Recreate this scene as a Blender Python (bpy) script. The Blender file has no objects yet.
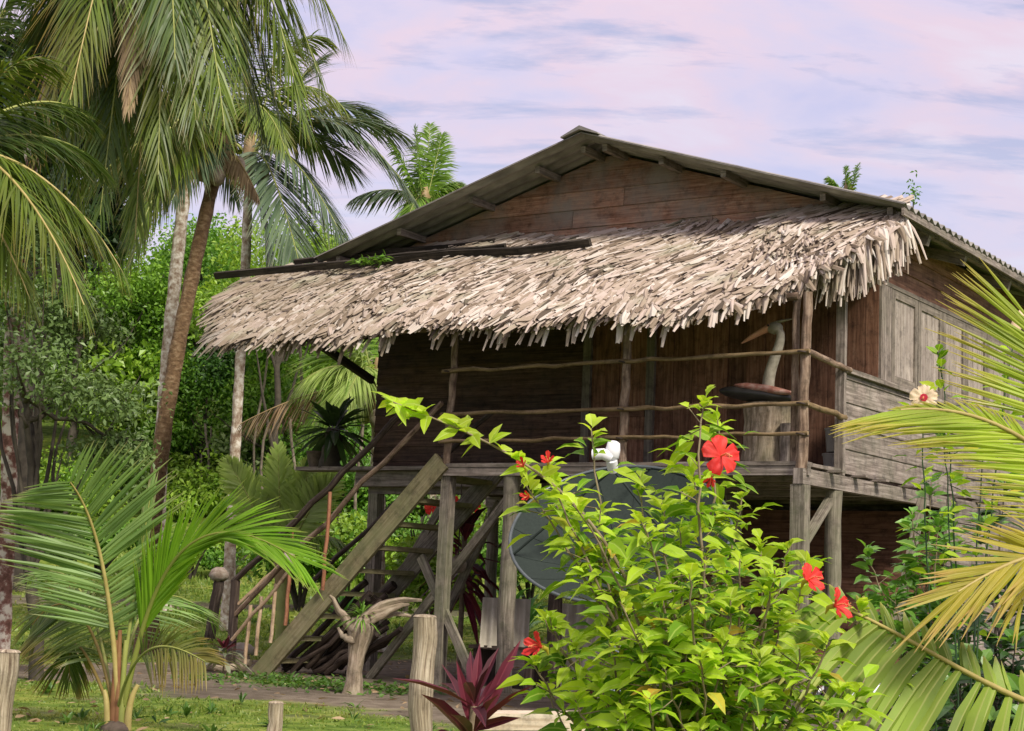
import bpy, math, random
import numpy as np
from mathutils import Vector, Matrix

random.seed(7)
rng = np.random.default_rng(11)
scene = bpy.context.scene
COL = scene.collection
A = lambda *a: np.array(a, dtype=float)

# ------------------------------------------------------------------ camera
FPX, PITCH, ROLL, YAW = 1708.8, .130456, .041648, .582095
CAMH = 1.039
cp, sp = math.cos(PITCH), math.sin(PITCH)
FW = A(0, cp, sp); R0 = A(1, 0, 0); U0 = A(0, -sp, cp)
RT = math.cos(ROLL)*R0 + math.sin(ROLL)*U0
UP = -math.sin(ROLL)*R0 + math.cos(ROLL)*U0
cd = bpy.data.cameras.new('camera'); cam = bpy.data.objects.new('camera', cd); COL.objects.link(cam)
cam.matrix_world = Matrix(((RT[0], UP[0], -FW[0], 0), (RT[1], UP[1], -FW[1], 0), (RT[2], UP[2], -FW[2], CAMH), (0, 0, 0, 1)))
cd.sensor_width = 36; cd.lens = 36*FPX/1024; cd.clip_start = .05; cd.clip_end = 2000
scene.camera = cam

def P(x, y, d):
    """point seen at photo pixel x,y at depth d along the ground"""
    r = FW + (x-512)/FPX*RT + (365.5-y)/FPX*UP
    return r*(d/r[1]) + A(0, 0, CAMH)
def G(x, y):
    """point of the flat yard seen at pixel x,y"""
    r = FW + (x-512)/FPX*RT + (365.5-y)/FPX*UP
    return r*(-CAMH/r[2]) + A(0, 0, CAMH)

HX = A(math.cos(YAW), -math.sin(YAW), 0); HY = A(math.sin(YAW), math.cos(YAW), 0)
HO = A(2.731, 15.8, 0)
def HW(x, y, z): return HO + HX*x + HY*y + A(0, 0, z)      # house local -> world
def to_house(p): d = np.asarray(p)-HO; return A(d@HX, d@HY, d[2])

# ------------------------------------------------------------------ mesh builder
def nrm(v):
    v = np.asarray(v, float); n = np.linalg.norm(v, axis=-1, keepdims=True); return v/np.maximum(n, 1e-9)

class MB:
    def __init__(s): s.v = []; s.f = []; s.n = 0
    def add(s, v, f, uv=None, mi=0, sm=False):
        v = np.asarray(v, float).reshape(-1, 3); f = np.asarray(f, int)
        if uv is None: uv = np.zeros(f.shape+(2,))
        s.v.append(v); s.f.append((f+s.n, np.asarray(uv, float), mi, sm)); s.n += len(v)
    def hexa(s, c, mi=0, L=None):
        """8 corners: 4 of one end then 4 of the other (same order); grain runs end to end"""
        c = np.asarray(c, float)
        f = [[0, 1, 5, 4], [1, 2, 6, 5], [2, 3, 7, 6], [3, 0, 4, 7]]
        ctr = c.mean(0)
        ln = np.linalg.norm(c[4:].mean(0)-c[:4].mean(0)); o = random.random()*40; o2 = random.random()*40
        e = [np.linalg.norm(c[(i+1) % 4]-c[i]) for i in range(4)]
        uv = []; acc = o2
        for i in range(4):
            uv.append([[o, acc], [o, acc+e[i]], [o+ln, acc+e[i]], [o+ln, acc]]); acc += e[i]+.01
        uv.append([[o, o2], [o, o2+e[0]], [o+e[1], o2+e[0]], [o+e[1], o2]]); uv.append([[o, o2+1], [o+e[1], o2+1], [o+e[1], o2+1+e[0]], [o, o2+1+e[0]]])
        f += [[3, 2, 1, 0], [4, 5, 6, 7]]
        ff = []
        for q, u in zip(f, uv):
            a, b, d = c[q[0]], c[q[1]], c[q[2]]
            n = np.cross(b-a, d-a)
            if n @ (c[q].mean(0)-ctr) < 0: q = q[::-1]; u[:] = u[::-1]
            ff.append(q)
        s.add(c, ff, uv, mi)
    def box(s, lo, hi, axis=0, mi=0, jit=0):
        lo = A(*lo); hi = A(*hi); a = axis; b = (a+1) % 3; d = (a+2) % 3
        c = []
        for e in (lo, hi):
            for (p, q) in ((lo[b], lo[d]), (hi[b], lo[d]), (hi[b], hi[d]), (lo[b], hi[d])):
                t = np.zeros(3); t[a] = e[a]; t[b] = p; t[d] = q; c.append(t)
        c = np.array(c)
        if jit: c = c+rng.uniform(-jit, jit, c.shape)
        s.hexa(c, mi)
    def bar(s, p0, p1, w, h, up=(0, 0, 1), mi=0, taper=1):
        p0 = np.asarray(p0, float); p1 = np.asarray(p1, float); t = nrm(p1-p0)
        sd = nrm(np.cross(t, A(*up))); u = np.cross(sd, t)
        c = []
        for p, k in ((p0, 1), (p1, taper)):
            for a, b in ((-1, -1), (1, -1), (1, 1), (-1, 1)): c.append(p+sd*a*w/2*k+u*b*h/2*k)
        s.hexa(c, mi)
    def tube(s, pts, r, sides=8, mi=0, cap=True, rough=0, flat=1, flute=0):
        pts = np.asarray(pts, float); n = len(pts); r = np.broadcast_to(np.asarray(r, float), (n,))
        t = nrm(np.gradient(pts, axis=0)); ref = A(0, 0, 1) if abs(t[0][2]) < .9 else A(1, 0, 0)
        a = nrm(np.cross(t[0], ref)); rings = []; fl = 1+flute*rng.uniform(-1, 1, sides); tw = rng.uniform(-1, 1)*.5
        for i in range(n):
            a = nrm(a-t[i]*(a@t[i])); b = np.cross(t[i], a)
            th = np.arange(sides)*2*math.pi/sides
            rr = r[i]*(1+rough*rng.uniform(-1, 1, sides))*(np.interp((np.arange(sides)+tw*i*.3) % sides, np.arange(sides+1), np.append(fl, fl[0])) if flute else 1)
            rings.append(pts[i]+(np.cos(th)*rr)[:, None]*a+(np.sin(th)*rr*flat)[:, None]*b)
        v = np.concatenate(rings); f = []; uv = []
        L = np.concatenate([[0], np.cumsum(np.linalg.norm(np.diff(pts, axis=0), axis=1))])+random.random()*30
        o = random.random()*30; cir = 2*math.pi*float(r.mean())
        for i in range(n-1):
            for k in range(sides):
                k2 = (k+1) % sides
                f.append([i*sides+k, i*sides+k2, (i+1)*sides+k2, (i+1)*sides+k])
                a0, a1 = o+cir*k/sides, o+cir*(k+1)/sides
                uv.append([[L[i], a0], [L[i], a1], [L[i+1], a1], [L[i+1], a0]])
        s.add(v, f, uv, mi, True)
        if cap:
            for ring, ii in ((rings[0][::-1], 0), (rings[-1], n-1)):
                cv = np.vstack([ring, ring.mean(0)])
                ff = [[k, (k+1) % sides, sides] for k in range(sides)]
                s.add(cv, ff, [[[o, o], [o+.02, o], [o, o+.02]]]*sides, mi)
    def lathe(s, c, prof, sides=16, mi=0, axis=(0, 0, 1), cap=True):
        """prof: (radius, height) pairs"""
        ax = nrm(A(*axis)); c = np.asarray(c, float)
        s.tube([c+ax*h for r, h in prof], [r for r, h in prof], sides, mi, cap)
    def blob(s, c, r, seg=12, rings=8, mi=0, jit=0, rot=None):
        c = np.asarray(c, float); r = np.broadcast_to(np.asarray(r, float), (3,))
        v = []
        for i in range(rings+1):
            ph = math.pi*i/rings
            for k in range(seg):
                th = 2*math.pi*k/seg
                d = A(math.sin(ph)*math.cos(th), math.sin(ph)*math.sin(th), -math.cos(ph))
                d = d*r*(1+jit*random.uniform(-1, 1)) if 0 < i < rings else d*r
                v.append(d)
        v = np.array(v)
        if rot is not None: v = v @ np.array(rot).T
        f = []; uv = []
        for i in range(rings):
            for k in range(seg):
                k2 = (k+1) % seg
                f.append([i*seg+k, i*seg+k2, (i+1)*seg+k2, (i+1)*seg+k]); uv.append([[k, i], [k+1, i], [k+1, i+1], [k, i+1]])
        s.add(v+c, f, np.array(uv)*.1, mi, True)
    def build(s, name, mats, parent=None, smooth=False, loc=None):
        me = bpy.data.meshes.new(name)
        V = np.concatenate(s.v)
        me.vertices.add(len(V)); me.vertices.foreach_set('co', V.ravel())
        li = np.concatenate([q[0].ravel() for q in s.f]); uv = np.concatenate([q[1].reshape(-1, 2) for q in s.f])
        cnt = np.concatenate([np.full(len(q[0]), q[0].shape[1]) for q in s.f]); mi = np.concatenate([np.full(len(q[0]), q[2]) for q in s.f])
        me.loops.add(len(li)); me.loops.foreach_set('vertex_index', li.astype(np.int32))
        me.polygons.add(len(cnt)); st = np.concatenate([[0], np.cumsum(cnt)[:-1]])
        me.polygons.foreach_set('loop_start', st.astype(np.int32))
        me.polygons.foreach_set('material_index', mi.astype(np.int32))
        ul = me.uv_layers.new(name='UVMap'); ul.data.foreach_set('uv', uv.ravel())
        for m in (mats if isinstance(mats, (list, tuple)) else [mats]): me.materials.append(m)
        sm_ = np.concatenate([np.full(len(q[0]), bool(smooth or (len(q) > 3 and q[3]))) for q in s.f])
        me.polygons.foreach_set('use_smooth', sm_); me.update(calc_edges=True); me.validate()
        o = bpy.data.objects.new(name, me); COL.objects.link(o)
        if parent is not None: o.parent = parent
        return o

def bez(ctrl, n):
    P_ = [np.repeat(np.asarray(c, float)[None], n, 0) for c in ctrl]; t = np.linspace(0, 1, n)[:, None]
    while len(P_) > 1: P_ = [a*(1-t)+b*t for a, b in zip(P_, P_[1:])]
    return P_[0]
def wob(p0, p1, n, amp):
    p = np.linspace(p0, p1, n); j = rng.normal(0, amp, p.shape); j[0] = j[-1] = 0
    return p+j

def tag(o, label=None, cat=None, group=None, kind=None):
    if label: o['label'] = label
    if cat: o['category'] = cat
    if group: o['group'] = group
    if kind: o['kind'] = kind
    return o
def thing(name, loc, label, cat, group=None, rz=0):
    o = bpy.data.objects.new(name, None); COL.objects.link(o); o.location = [float(v) for v in loc]; o.rotation_euler = (0, 0, rz)
    o.empty_display_size = .2
    return tag(o, label, cat, group)
def copy_tree(o, loc, rz=0, sc=1, label=None, group=None):
    c = o.copy(); COL.objects.link(c); c.location = [float(v) for v in loc]; c.rotation_euler = (0, 0, rz); c.scale = (sc, sc, sc)
    if label: c['label'] = label
    if group: c['group'] = group
    for ch in list(o.children):
        k = ch.copy(); COL.objects.link(k); k.parent = c
        for g in list(ch.children):
            q = g.copy(); COL.objects.link(q); q.parent = k
    return c

# ------------------------------------------------------------------ materials
def newmat(name):
    m = bpy.data.materials.new(name); m.use_nodes = True; nt = m.node_tree; nt.nodes.clear()
    out = nt.nodes.new('ShaderNodeOutputMaterial')
    return m, nt, out
def N(nt, t, **kw):
    n = nt.nodes.new('ShaderNode'+t)
    for k, v in kw.items():
        if k in n.inputs: n.inputs[k].default_value = v
        else: setattr(n, k, v)
    return n
def ramp(nt, stops, fac=None):
    r = nt.nodes.new('ShaderNodeValToRGB'); e = r.color_ramp.elements
    while len(e) < len(stops): e.new(.5)
    for i, (p, c) in enumerate(stops): e[i].position = p; e[i].color = (*c, 1)
    if fac is not None: nt.links.new(fac, r.inputs[0])
    return r
def mixc(nt, fac, a, b, mode='MIX'):
    m = nt.nodes.new('ShaderNodeMix'); m.data_type = 'RGBA'; m.blend_type = mode
    for s, v in ((0, fac), (6, a), (7, b)):
        if isinstance(v, bpy.types.NodeSocket): nt.links.new(v, m.inputs[s])
        else: m.inputs[s].default_value = v if s == 0 else (*v, 1)
    return m.outputs[2]

def wood(name, cols, rough=.75, gs=(1.2, 22), bump=.25, stain=None, stain_amt=.5, isl=.5, spec=.25):
    """cols: dark to pale grain colours; UV u runs along the grain"""
    m, nt, out = newmat(name); L = nt.links.new
    uv = N(nt, 'TexCoord'); mp = N(nt, 'Mapping'); mp.inputs['Scale'].default_value = (gs[0], gs[1], 1)
    L(uv.outputs['UV'], mp.inputs['Vector'])
    n1 = N(nt, 'TexNoise', Scale=1.6, Detail=8, Roughness=.65, Distortion=.4); L(mp.outputs[0], n1.inputs['Vector'])
    r = ramp(nt, [(.34, cols[0]), (.5, cols[1]), (.66, cols[2])], n1.outputs[0])
    geo = N(nt, 'NewGeometry')
    ri = ramp(nt, [(0, (1-isl,)*3), (1, (1+isl*.6,)*3)], geo.outputs['Random Per Island'])
    c = mixc(nt, 1, r.outputs[0], ri.outputs[0], 'MULTIPLY')
    nk = N(nt, 'TexNoise', Scale=7, Detail=6, Roughness=.75); L(uv.outputs['Object'], nk.inputs['Vector'])
    c = mixc(nt, 1, c, ramp(nt, [(.36, (.55,)*3), (.5, (1, 1, 1)), (.68, (1.18,)*3)], nk.outputs[0]).outputs[0], 'MULTIPLY')
    if stain:
        n2 = N(nt, 'TexNoise', Scale=2.1, Detail=5, Roughness=.6); L(uv.outputs['Object'], n2.inputs['Vector'])
        r2 = ramp(nt, [(.42, (0, 0, 0)), (.66, (stain_amt,)*3)], n2.outputs[0])
        c = mixc(nt, r2.outputs[0], c, stain)
    b = N(nt, 'BsdfPrincipled', Roughness=rough); b.inputs['Specular IOR Level'].default_value = spec
    L(c, b.inputs['Base Color'])
    bp = N(nt, 'Bump', Strength=bump, Distance=.01); L(n1.outputs[0], bp.inputs['Height']); L(bp.outputs[0], b.inputs['Normal'])
    L(b.outputs[0], out.inputs[0]); return m

def leaf(name, c0, c1, tip=None, tip0=.75, trans=.35, rough=.42, spec=.4, patch=None, scale=1.5, mids=None, stops=None):
    m, nt, out = newmat(name); L = nt.links.new
    geo = N(nt, 'NewGeometry'); tc = N(nt, 'TexCoord')
    r = ramp(nt, stops or [(0, c0), (1, c1)], geo.outputs['Random Per Island']); c = r.outputs[0]
    n = N(nt, 'TexNoise', Scale=scale, Detail=3); L(tc.outputs['Object'], n.inputs['Vector'])
    rr = ramp(nt, [(.35, (.72,)*3), (.65, (1.2,)*3)], n.outputs[0]); c = mixc(nt, 1, c, rr.outputs[0], 'MULTIPLY')
    if patch:
        n2 = N(nt, 'TexNoise', Scale=.9, Detail=2); L(tc.outputs['Object'], n2.inputs['Vector'])
        r2 = ramp(nt, [(.5, (0, 0, 0)), (.68, (.8,)*3)], n2.outputs[0]); c = mixc(nt, r2.outputs[0], c, patch)
    sep = N(nt, 'SeparateXYZ'); L(tc.outputs['UV'], sep.inputs[0])
    if tip:
        rt = ramp(nt, [(tip0, (0, 0, 0)), (1, (1, 1, 1))], sep.outputs[0]); c = mixc(nt, rt.outputs[0], c, tip)
    if mids:      # pale midrib of the leaf
        mm = N(nt, 'Math', operation='ABSOLUTE'); ms = N(nt, 'Math', operation='SUBTRACT'); ms.inputs[1].default_value = .5
        L(sep.outputs[1], ms.inputs[0]); L(ms.outputs[0], mm.inputs[0])
        rm = ramp(nt, [(.02, (.6,)*3), (.09, (0, 0, 0))], mm.outputs[0]); c = mixc(nt, rm.outputs[0], c, mids)
    b = N(nt, 'BsdfPrincipled', Roughness=rough); b.inputs['Specular IOR Level'].default_value = spec
    t = N(nt, 'BsdfTranslucent'); L(c, b.inputs['Base Color']); L(mixc(nt, 1, c, (1.25, 1.25, .7), 'MULTIPLY'), t.inputs[0])
    mx = N(nt, 'MixShader'); mx.inputs[0].default_value = trans
    L(b.outputs[0], mx.inputs[1]); L(t.outputs[0], mx.inputs[2]); L(mx.outputs[0], out.inputs[0]); return m

def plain(name, stops, scale=6, rough=.7, bump=.2, metal=0, stretch=(1, 1, 1), spec=.4, coord='Object', dist=.02):
    m, nt, out = newmat(name); L = nt.links.new
    tc = N(nt, 'TexCoord'); mp = N(nt, 'Mapping'); mp.inputs['Scale'].default_value = stretch; L(tc.outputs[coord], mp.inputs[0])
    n = N(nt, 'TexNoise', Scale=scale, Detail=7, Roughness=.62); L(mp.outputs[0], n.inputs['Vector'])
    r = ramp(nt, stops, n.outputs[0])
    b = N(nt, 'BsdfPrincipled', Roughness=rough, Metallic=metal); b.inputs['Specular IOR Level'].default_value = spec
    L(r.outputs[0], b.inputs['Base Color'])
    if bump:
        bp = N(nt, 'Bump', Strength=bump, Distance=dist); L(n.outputs[0], bp.inputs['Height']); L(bp.outputs[0], b.inputs['Normal'])
    L(b.outputs[0], out.inputs[0]); return m

M = {}
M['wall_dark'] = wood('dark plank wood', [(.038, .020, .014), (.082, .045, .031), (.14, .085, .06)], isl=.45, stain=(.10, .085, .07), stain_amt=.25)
M['gable_wood'] = wood('brown gable boards', [(.15, .066, .042), (.30, .155, .10), (.42, .26, .185)], isl=.35, stain=(.24, .215, .19), stain_amt=.8, bump=.3)
M['wall_red'] = wood('red brown boards', [(.10, .045, .028), (.21, .10, .062), (.30, .165, .11)], isl=.5, gs=(1.2, 18))
M['grey_wood'] = wood('weathered grey wood', [(.11, .086, .071), (.225, .185, .158), (.37, .315, .28)], isl=.3, bump=.45, stain=(.12, .13, .08), stain_amt=.3)
M['pale_shutter'] = wood('silvered shutter wood', [(.21, .17, .14), (.33, .28, .24), (.45, .395, .35)], isl=.25, stain=(.22, .18, .16), stain_amt=.5)
M['frame_wood'] = wood('shutter frame wood', [(.12, .10, .08), (.19, .16, .13), (.27, .23, .19)], isl=.2)
M['post_wood'] = wood('stilt wood', [(.085, .07, .052), (.20, .17, .135), (.33, .29, .235)], gs=(1.6, 34), isl=.3, stain=(.13, .15, .075), stain_amt=.5, bump=.4)
M['mossy_board'] = wood('mossy stair board', [(.15, .125, .06), (.215, .185, .10), (.28, .24, .15)], isl=.15, stain=(.16, .19, .08), stain_amt=.6)
M['pole_wood'] = wood('bark pole', [(.09, .055, .035), (.21, .145, .10), (.36, .27, .20)], isl=.35, gs=(2.5, 14), bump=.5)
M['rail_wood'] = wood('brown rail pole', [(.12, .08, .035), (.20, .14, .07), (.28, .20, .12)], isl=.3, gs=(2, 12), bump=.4)
M['pale_stick'] = wood('peeled stick', [(.30, .20, .12), (.43, .31, .20), (.52, .40, .28)], isl=.35)
M['red_stick'] = wood('red brown stick', [(.20, .08, .04), (.30, .13, .07), (.38, .19, .11)], isl=.2)
M['dark_stick'] = wood('dark rotting stick', [(.030, .020, .016), (.060, .042, .033), (.13, .10, .08)], isl=.6, bump=.6)
M['fence_wood'] = wood('bleached fence wood', [(.13, .09, .06), (.36, .295, .21), (.58, .50, .38)], isl=.1, gs=(3.0, 60), bump=.9, stain=(.24, .20, .12), stain_amt=.7)
M['plank_pale'] = wood('bleached plank', [(.40, .30, .20), (.62, .52, .38), (.75, .66, .52)], isl=.1, gs=(1.5, 26))
M['black_board'] = wood('blackened batten', [(.016, .013, .011), (.034, .028, .022), (.075, .06, .046)], isl=.3)
M['inside'] = plain('dark interior', [(.3, (.012, .010, .008)), (.7, (.03, .024, .018))])
M['roof_top'] = plain('corrugated cement roofing', [(.3, (.13, .12, .115)), (.5, (.23, .215, .20)), (.72, (.36, .34, .31))], scale=2.5, rough=.85, stretch=(1, 3, 1))
M['roof_sheet2'] = plain('leaning corrugated sheet', [(.3, (.38, .345, .27)), (.55, (.52, .48, .39)), (.75, (.62, .59, .50))], scale=3, rough=.8)
M['stump'] = wood('driftwood', [(.13, .095, .06), (.27, .21, .15), (.42, .35, .27)], isl=.1, gs=(2.5, 16), bump=.9, stain=(.13, .15, .07), stain_amt=.35)
M['bird_grey'] = plain('weathered carving', [(.3, (.17, .15, .115)), (.7, (.34, .31, .25))], scale=14, rough=.7)
M['bird_beak'] = plain('pinkish beak paint', [(.3, (.52, .24, .16)), (.7, (.66, .36, .27))], scale=9, rough=.6)
M['bird_wing'] = plain('russet feathers', [(.3, (.13, .055, .04)), (.5, (.24, .10, .07)), (.72, (.42, .33, .28))], scale=9, rough=.7)
M['bird_black'] = plain('black tray', [(.3, (.012, .011, .010)), (.7, (.03, .028, .025))], rough=.5)
M['dish'] = plain('dark dish mesh', [(.3, (.022, .030, .026)), (.7, (.031, .042, .036))], scale=40, rough=.8, bump=.05, spec=.15)
M['dish_rim'] = plain('aluminium rim', [(.3, (.07, .085, .09)), (.7, (.12, .14, .145))], scale=5, rough=.35, metal=.2, bump=0)
M['white_plastic'] = plain('white plastic', [(.3, (.70, .71, .74)), (.7, (.82, .82, .84))], scale=8, rough=.4, bump=.02)
M['pale_blue'] = plain('pale blue paint', [(.3, (.50, .60, .72)), (.7, (.68, .76, .84))], scale=8, rough=.5, bump=.02)
M['bucket'] = plain('grey bucket', [(.3, (.30, .29, .27)), (.7, (.42, .41, .39))], scale=6, rough=.5)
M['rock'] = plain('grey brown stone', [(.3, (.22, .19, .15)), (.7, (.42, .38, .31))], scale=9, rough=.85, bump=.5)
M['coconut'] = plain('old coconut husk', [(.3, (.17, .12, .09)), (.5, (.30, .24, .19)), (.7, (.42, .37, .32))], scale=12, rough=.85, bump=.4)
M['dark_husk'] = plain('dark coconut husk', [(.3, (.06, .045, .032)), (.7, (.17, .13, .095))], scale=12, rough=.85, bump=.4)
M['pot'] = plain('dark soil bag', [(.3, (.03, .025, .018)), (.7, (.08, .065, .045))], scale=10, rough=.8)
M['trunk_brown'] = plain('brown palm bark', [(.3, (.075, .042, .020)), (.5, (.16, .095, .045)), (.68, (.27, .19, .11))], scale=13, rough=.85, bump=.6, stretch=(1, 1, 1.7), dist=.04)
M['trunk_pale'] = plain('lichen spotted bark', [(.36, (.20, .13, .085)), (.5, (.42, .35, .27)), (.62, (.66, .62, .54))], scale=10, rough=.85, bump=.4, dist=.03)
M['trunk_red'] = plain('red lichen bark', [(.38, (.10, .045, .032)), (.48, (.21, .10, .08)), (.58, (.55, .50, .43))], scale=9, rough=.85, bump=.4, dist=.03)
M['bark_dark'] = plain('dark bark', [(.3, (.03, .024, .018)), (.7, (.085, .07, .05))], scale=8, rough=.85, bump=.5)
M['rachis'] = plain('green rachis', [(.3, (.20, .24, .05)), (.7, (.34, .36, .10))], scale=4, rough=.45, bump=0)
M['rachis_y'] = plain('yellow rachis', [(.3, (.32, .25, .08)), (.7, (.46, .38, .14))], scale=9, rough=.45, bump=.1)
M['rachis_d'] = plain('brown rachis', [(.3, (.20, .13, .06)), (.7, (.34, .25, .12))], scale=4, rough=.6, bump=0)
M['stalk_red'] = plain('rusty leaf stalk', [(.3, (.16, .055, .025)), (.55, (.24, .12, .05)), (.7, (.28, .28, .09))], scale=4, rough=.5, bump=.1)
M['hib_stem'] = plain('hibiscus twig', [(.3, (.16, .12, .07)), (.7, (.30, .24, .15))], scale=20, rough=.7)
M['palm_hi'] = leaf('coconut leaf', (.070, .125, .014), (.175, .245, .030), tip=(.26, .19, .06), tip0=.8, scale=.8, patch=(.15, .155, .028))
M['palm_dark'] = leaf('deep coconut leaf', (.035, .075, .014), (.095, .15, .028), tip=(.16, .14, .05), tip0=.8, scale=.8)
M['palm_grey'] = leaf('grey green coconut leaf', (.070, .115, .065), (.145, .20, .115), tip=(.24, .22, .12), tip0=.85, scale=.8, trans=.25)
M['palm_gold'] = leaf('yellowing coconut leaf', (.125, .15, .025), (.25, .25, .045), tip=(.42, .25, .06), tip0=.6, scale=.8)
M['palm_bright'] = leaf('bright coconut leaf', (.12, .24, .030), (.22, .36, .05), tip=(.34, .34, .10), tip0=.8, scale=.8)
M['sapling'] = leaf('pale sapling leaf', (.30, .42, .10), (.44, .56, .17), scale=2, trans=.4)
M['palm_dead'] = leaf('dry coconut leaf', (.20, .13, .07), (.38, .28, .16), trans=.2, rough=.7)
M['young_blue'] = leaf('young palm leaf', (.13, .24, .055), (.25, .38, .115), tip=(.36, .34, .17), tip0=.8, scale=2, spec=.35, rough=.45)
M['young_lime'] = leaf('young palm new leaf', (.17, .36, .018), (.26, .47, .03), tip=(.34, .38, .09), tip0=.8, scale=2, trans=.45)
M['young_olive'] = leaf('young palm old leaf', (.08, .14, .03), (.18, .24, .05), tip=(.30, .22, .06), tip0=.6, scale=3, patch=(.26, .20, .045))
M['near_yellow'] = leaf('yellow green frond leaf', (.28, .40, .028), (.42, .52, .06), tip=(.52, .40, .10), tip0=.55, scale=2.5, trans=.4, mids=(.52, .50, .16))
M['near_gold'] = leaf('golden frond leaf', (.40, .38, .04), (.58, .50, .08), tip=(.50, .32, .12), tip0=.6, scale=2.5, trans=.4, mids=(.60, .52, .18))
M['near_olive'] = leaf('olive frond leaf', (.17, .27, .030), (.30, .40, .06), tip=(.38, .33, .09), tip0=.75, scale=3, trans=.3, mids=(.40, .42, .14), patch=(.27, .28, .07))
M['hib'] = leaf('hibiscus leaf', (.14, .31, .012), (.40, .56, .035), tip=(.50, .45, .06), tip0=.92, scale=5, trans=.42, mids=(.45, .58, .12), spec=.25, rough=.5, stops=[(0, (.06, .15, .015)), (.15, (.12, .27, .014)), (.45, (.31, .51, .022)), (.96, (.46, .62, .04)), (.985, (.56, .52, .06)), (1, (.50, .30, .05))])
M['hib_young'] = leaf('young hibiscus leaf', (.38, .56, .025), (.54, .68, .07), scale=6, trans=.5, mids=(.6, .7, .2), spec=.25, rough=.5)
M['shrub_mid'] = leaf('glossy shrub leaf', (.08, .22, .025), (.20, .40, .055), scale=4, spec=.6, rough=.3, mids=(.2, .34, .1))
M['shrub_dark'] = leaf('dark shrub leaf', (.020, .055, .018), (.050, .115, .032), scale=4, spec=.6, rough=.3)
M['bush'] = leaf('bright bush leaf', (.075, .20, .018), (.19, .39, .04), scale=.5, trans=.3)
M['bush_yellow'] = leaf('yellow green bush leaf', (.17, .32, .025), (.31, .47, .05), scale=.5, trans=.3)
M['dull'] = leaf('dull grey green leaf', (.085, .15, .04), (.19, .285, .085), scale=.6, trans=.2)
M['forest'] = leaf('forest leaf', (.085, .20, .02), (.22, .41, .04), scale=.16, trans=.3, patch=(.24, .42, .035))
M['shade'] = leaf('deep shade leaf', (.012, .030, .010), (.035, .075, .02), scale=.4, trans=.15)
M['forest_deep'] = leaf('deep forest leaf', (.03, .085, .018), (.08, .19, .03), scale=.3, trans=.2)
M['forest_pale'] = leaf('pale forest leaf', (.13, .22, .06), (.26, .36, .11), scale=.3, trans=.3)
M['stem_brown'] = plain('brown stems', [(.35, (.09, .07, .05)), (.65, (.24, .20, .15))], scale=6, rough=.85)
M['ti'] = leaf('cordyline leaf', (.045, .008, .014), (.135, .020, .036), scale=5, trans=.25, spec=.4, rough=.4, mids=(.22, .05, .07))
M['strap'] = leaf('strap leaf', (.07, .22, .04), (.16, .38, .07), scale=2, spec=.5)
M['yucca'] = leaf('dark rosette leaf', (.028, .058, .018), (.065, .12, .036), scale=3, spec=.5)
M['brom'] = leaf('rosette leaf', (.15, .19, .12), (.30, .32, .22), scale=4)
M['fern'] = leaf('fern leaf', (.10, .24, .03), (.22, .40, .06), scale=4)
M['petal'] = leaf('red hibiscus petal', (.70, .035, .035), (.82, .075, .06), scale=12, trans=.3, rough=.5, spec=.2)
M['petal_pale'] = leaf('cream hibiscus petal', (.82, .64, .47), (.86, .70, .52), scale=12, trans=.3, rough=.5, spec=.2)
M['petal_eye'] = leaf('crimson eye', (.55, .02, .05), (.6, .03, .06), trans=.2)
M['stamen'] = leaf('stamen', (.75, .14, .08), (.85, .4, .15), trans=.1)
M['grass'] = leaf('grass blade', (.10, .19, .025), (.25, .34, .06), tip=(.38, .38, .12), tip0=.7, scale=.5, trans=.35, patch=(.27, .27, .07))
M['weed'] = leaf('weed leaf', (.05, .12, .02), (.13, .25, .045), scale=1.5)
M['thatch_under'] = plain('thatch underside', [(.3, (.05, .036, .024)), (.7, (.15, .11, .075))], scale=9, stretch=(6, 1, 1), rough=.9)

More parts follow.
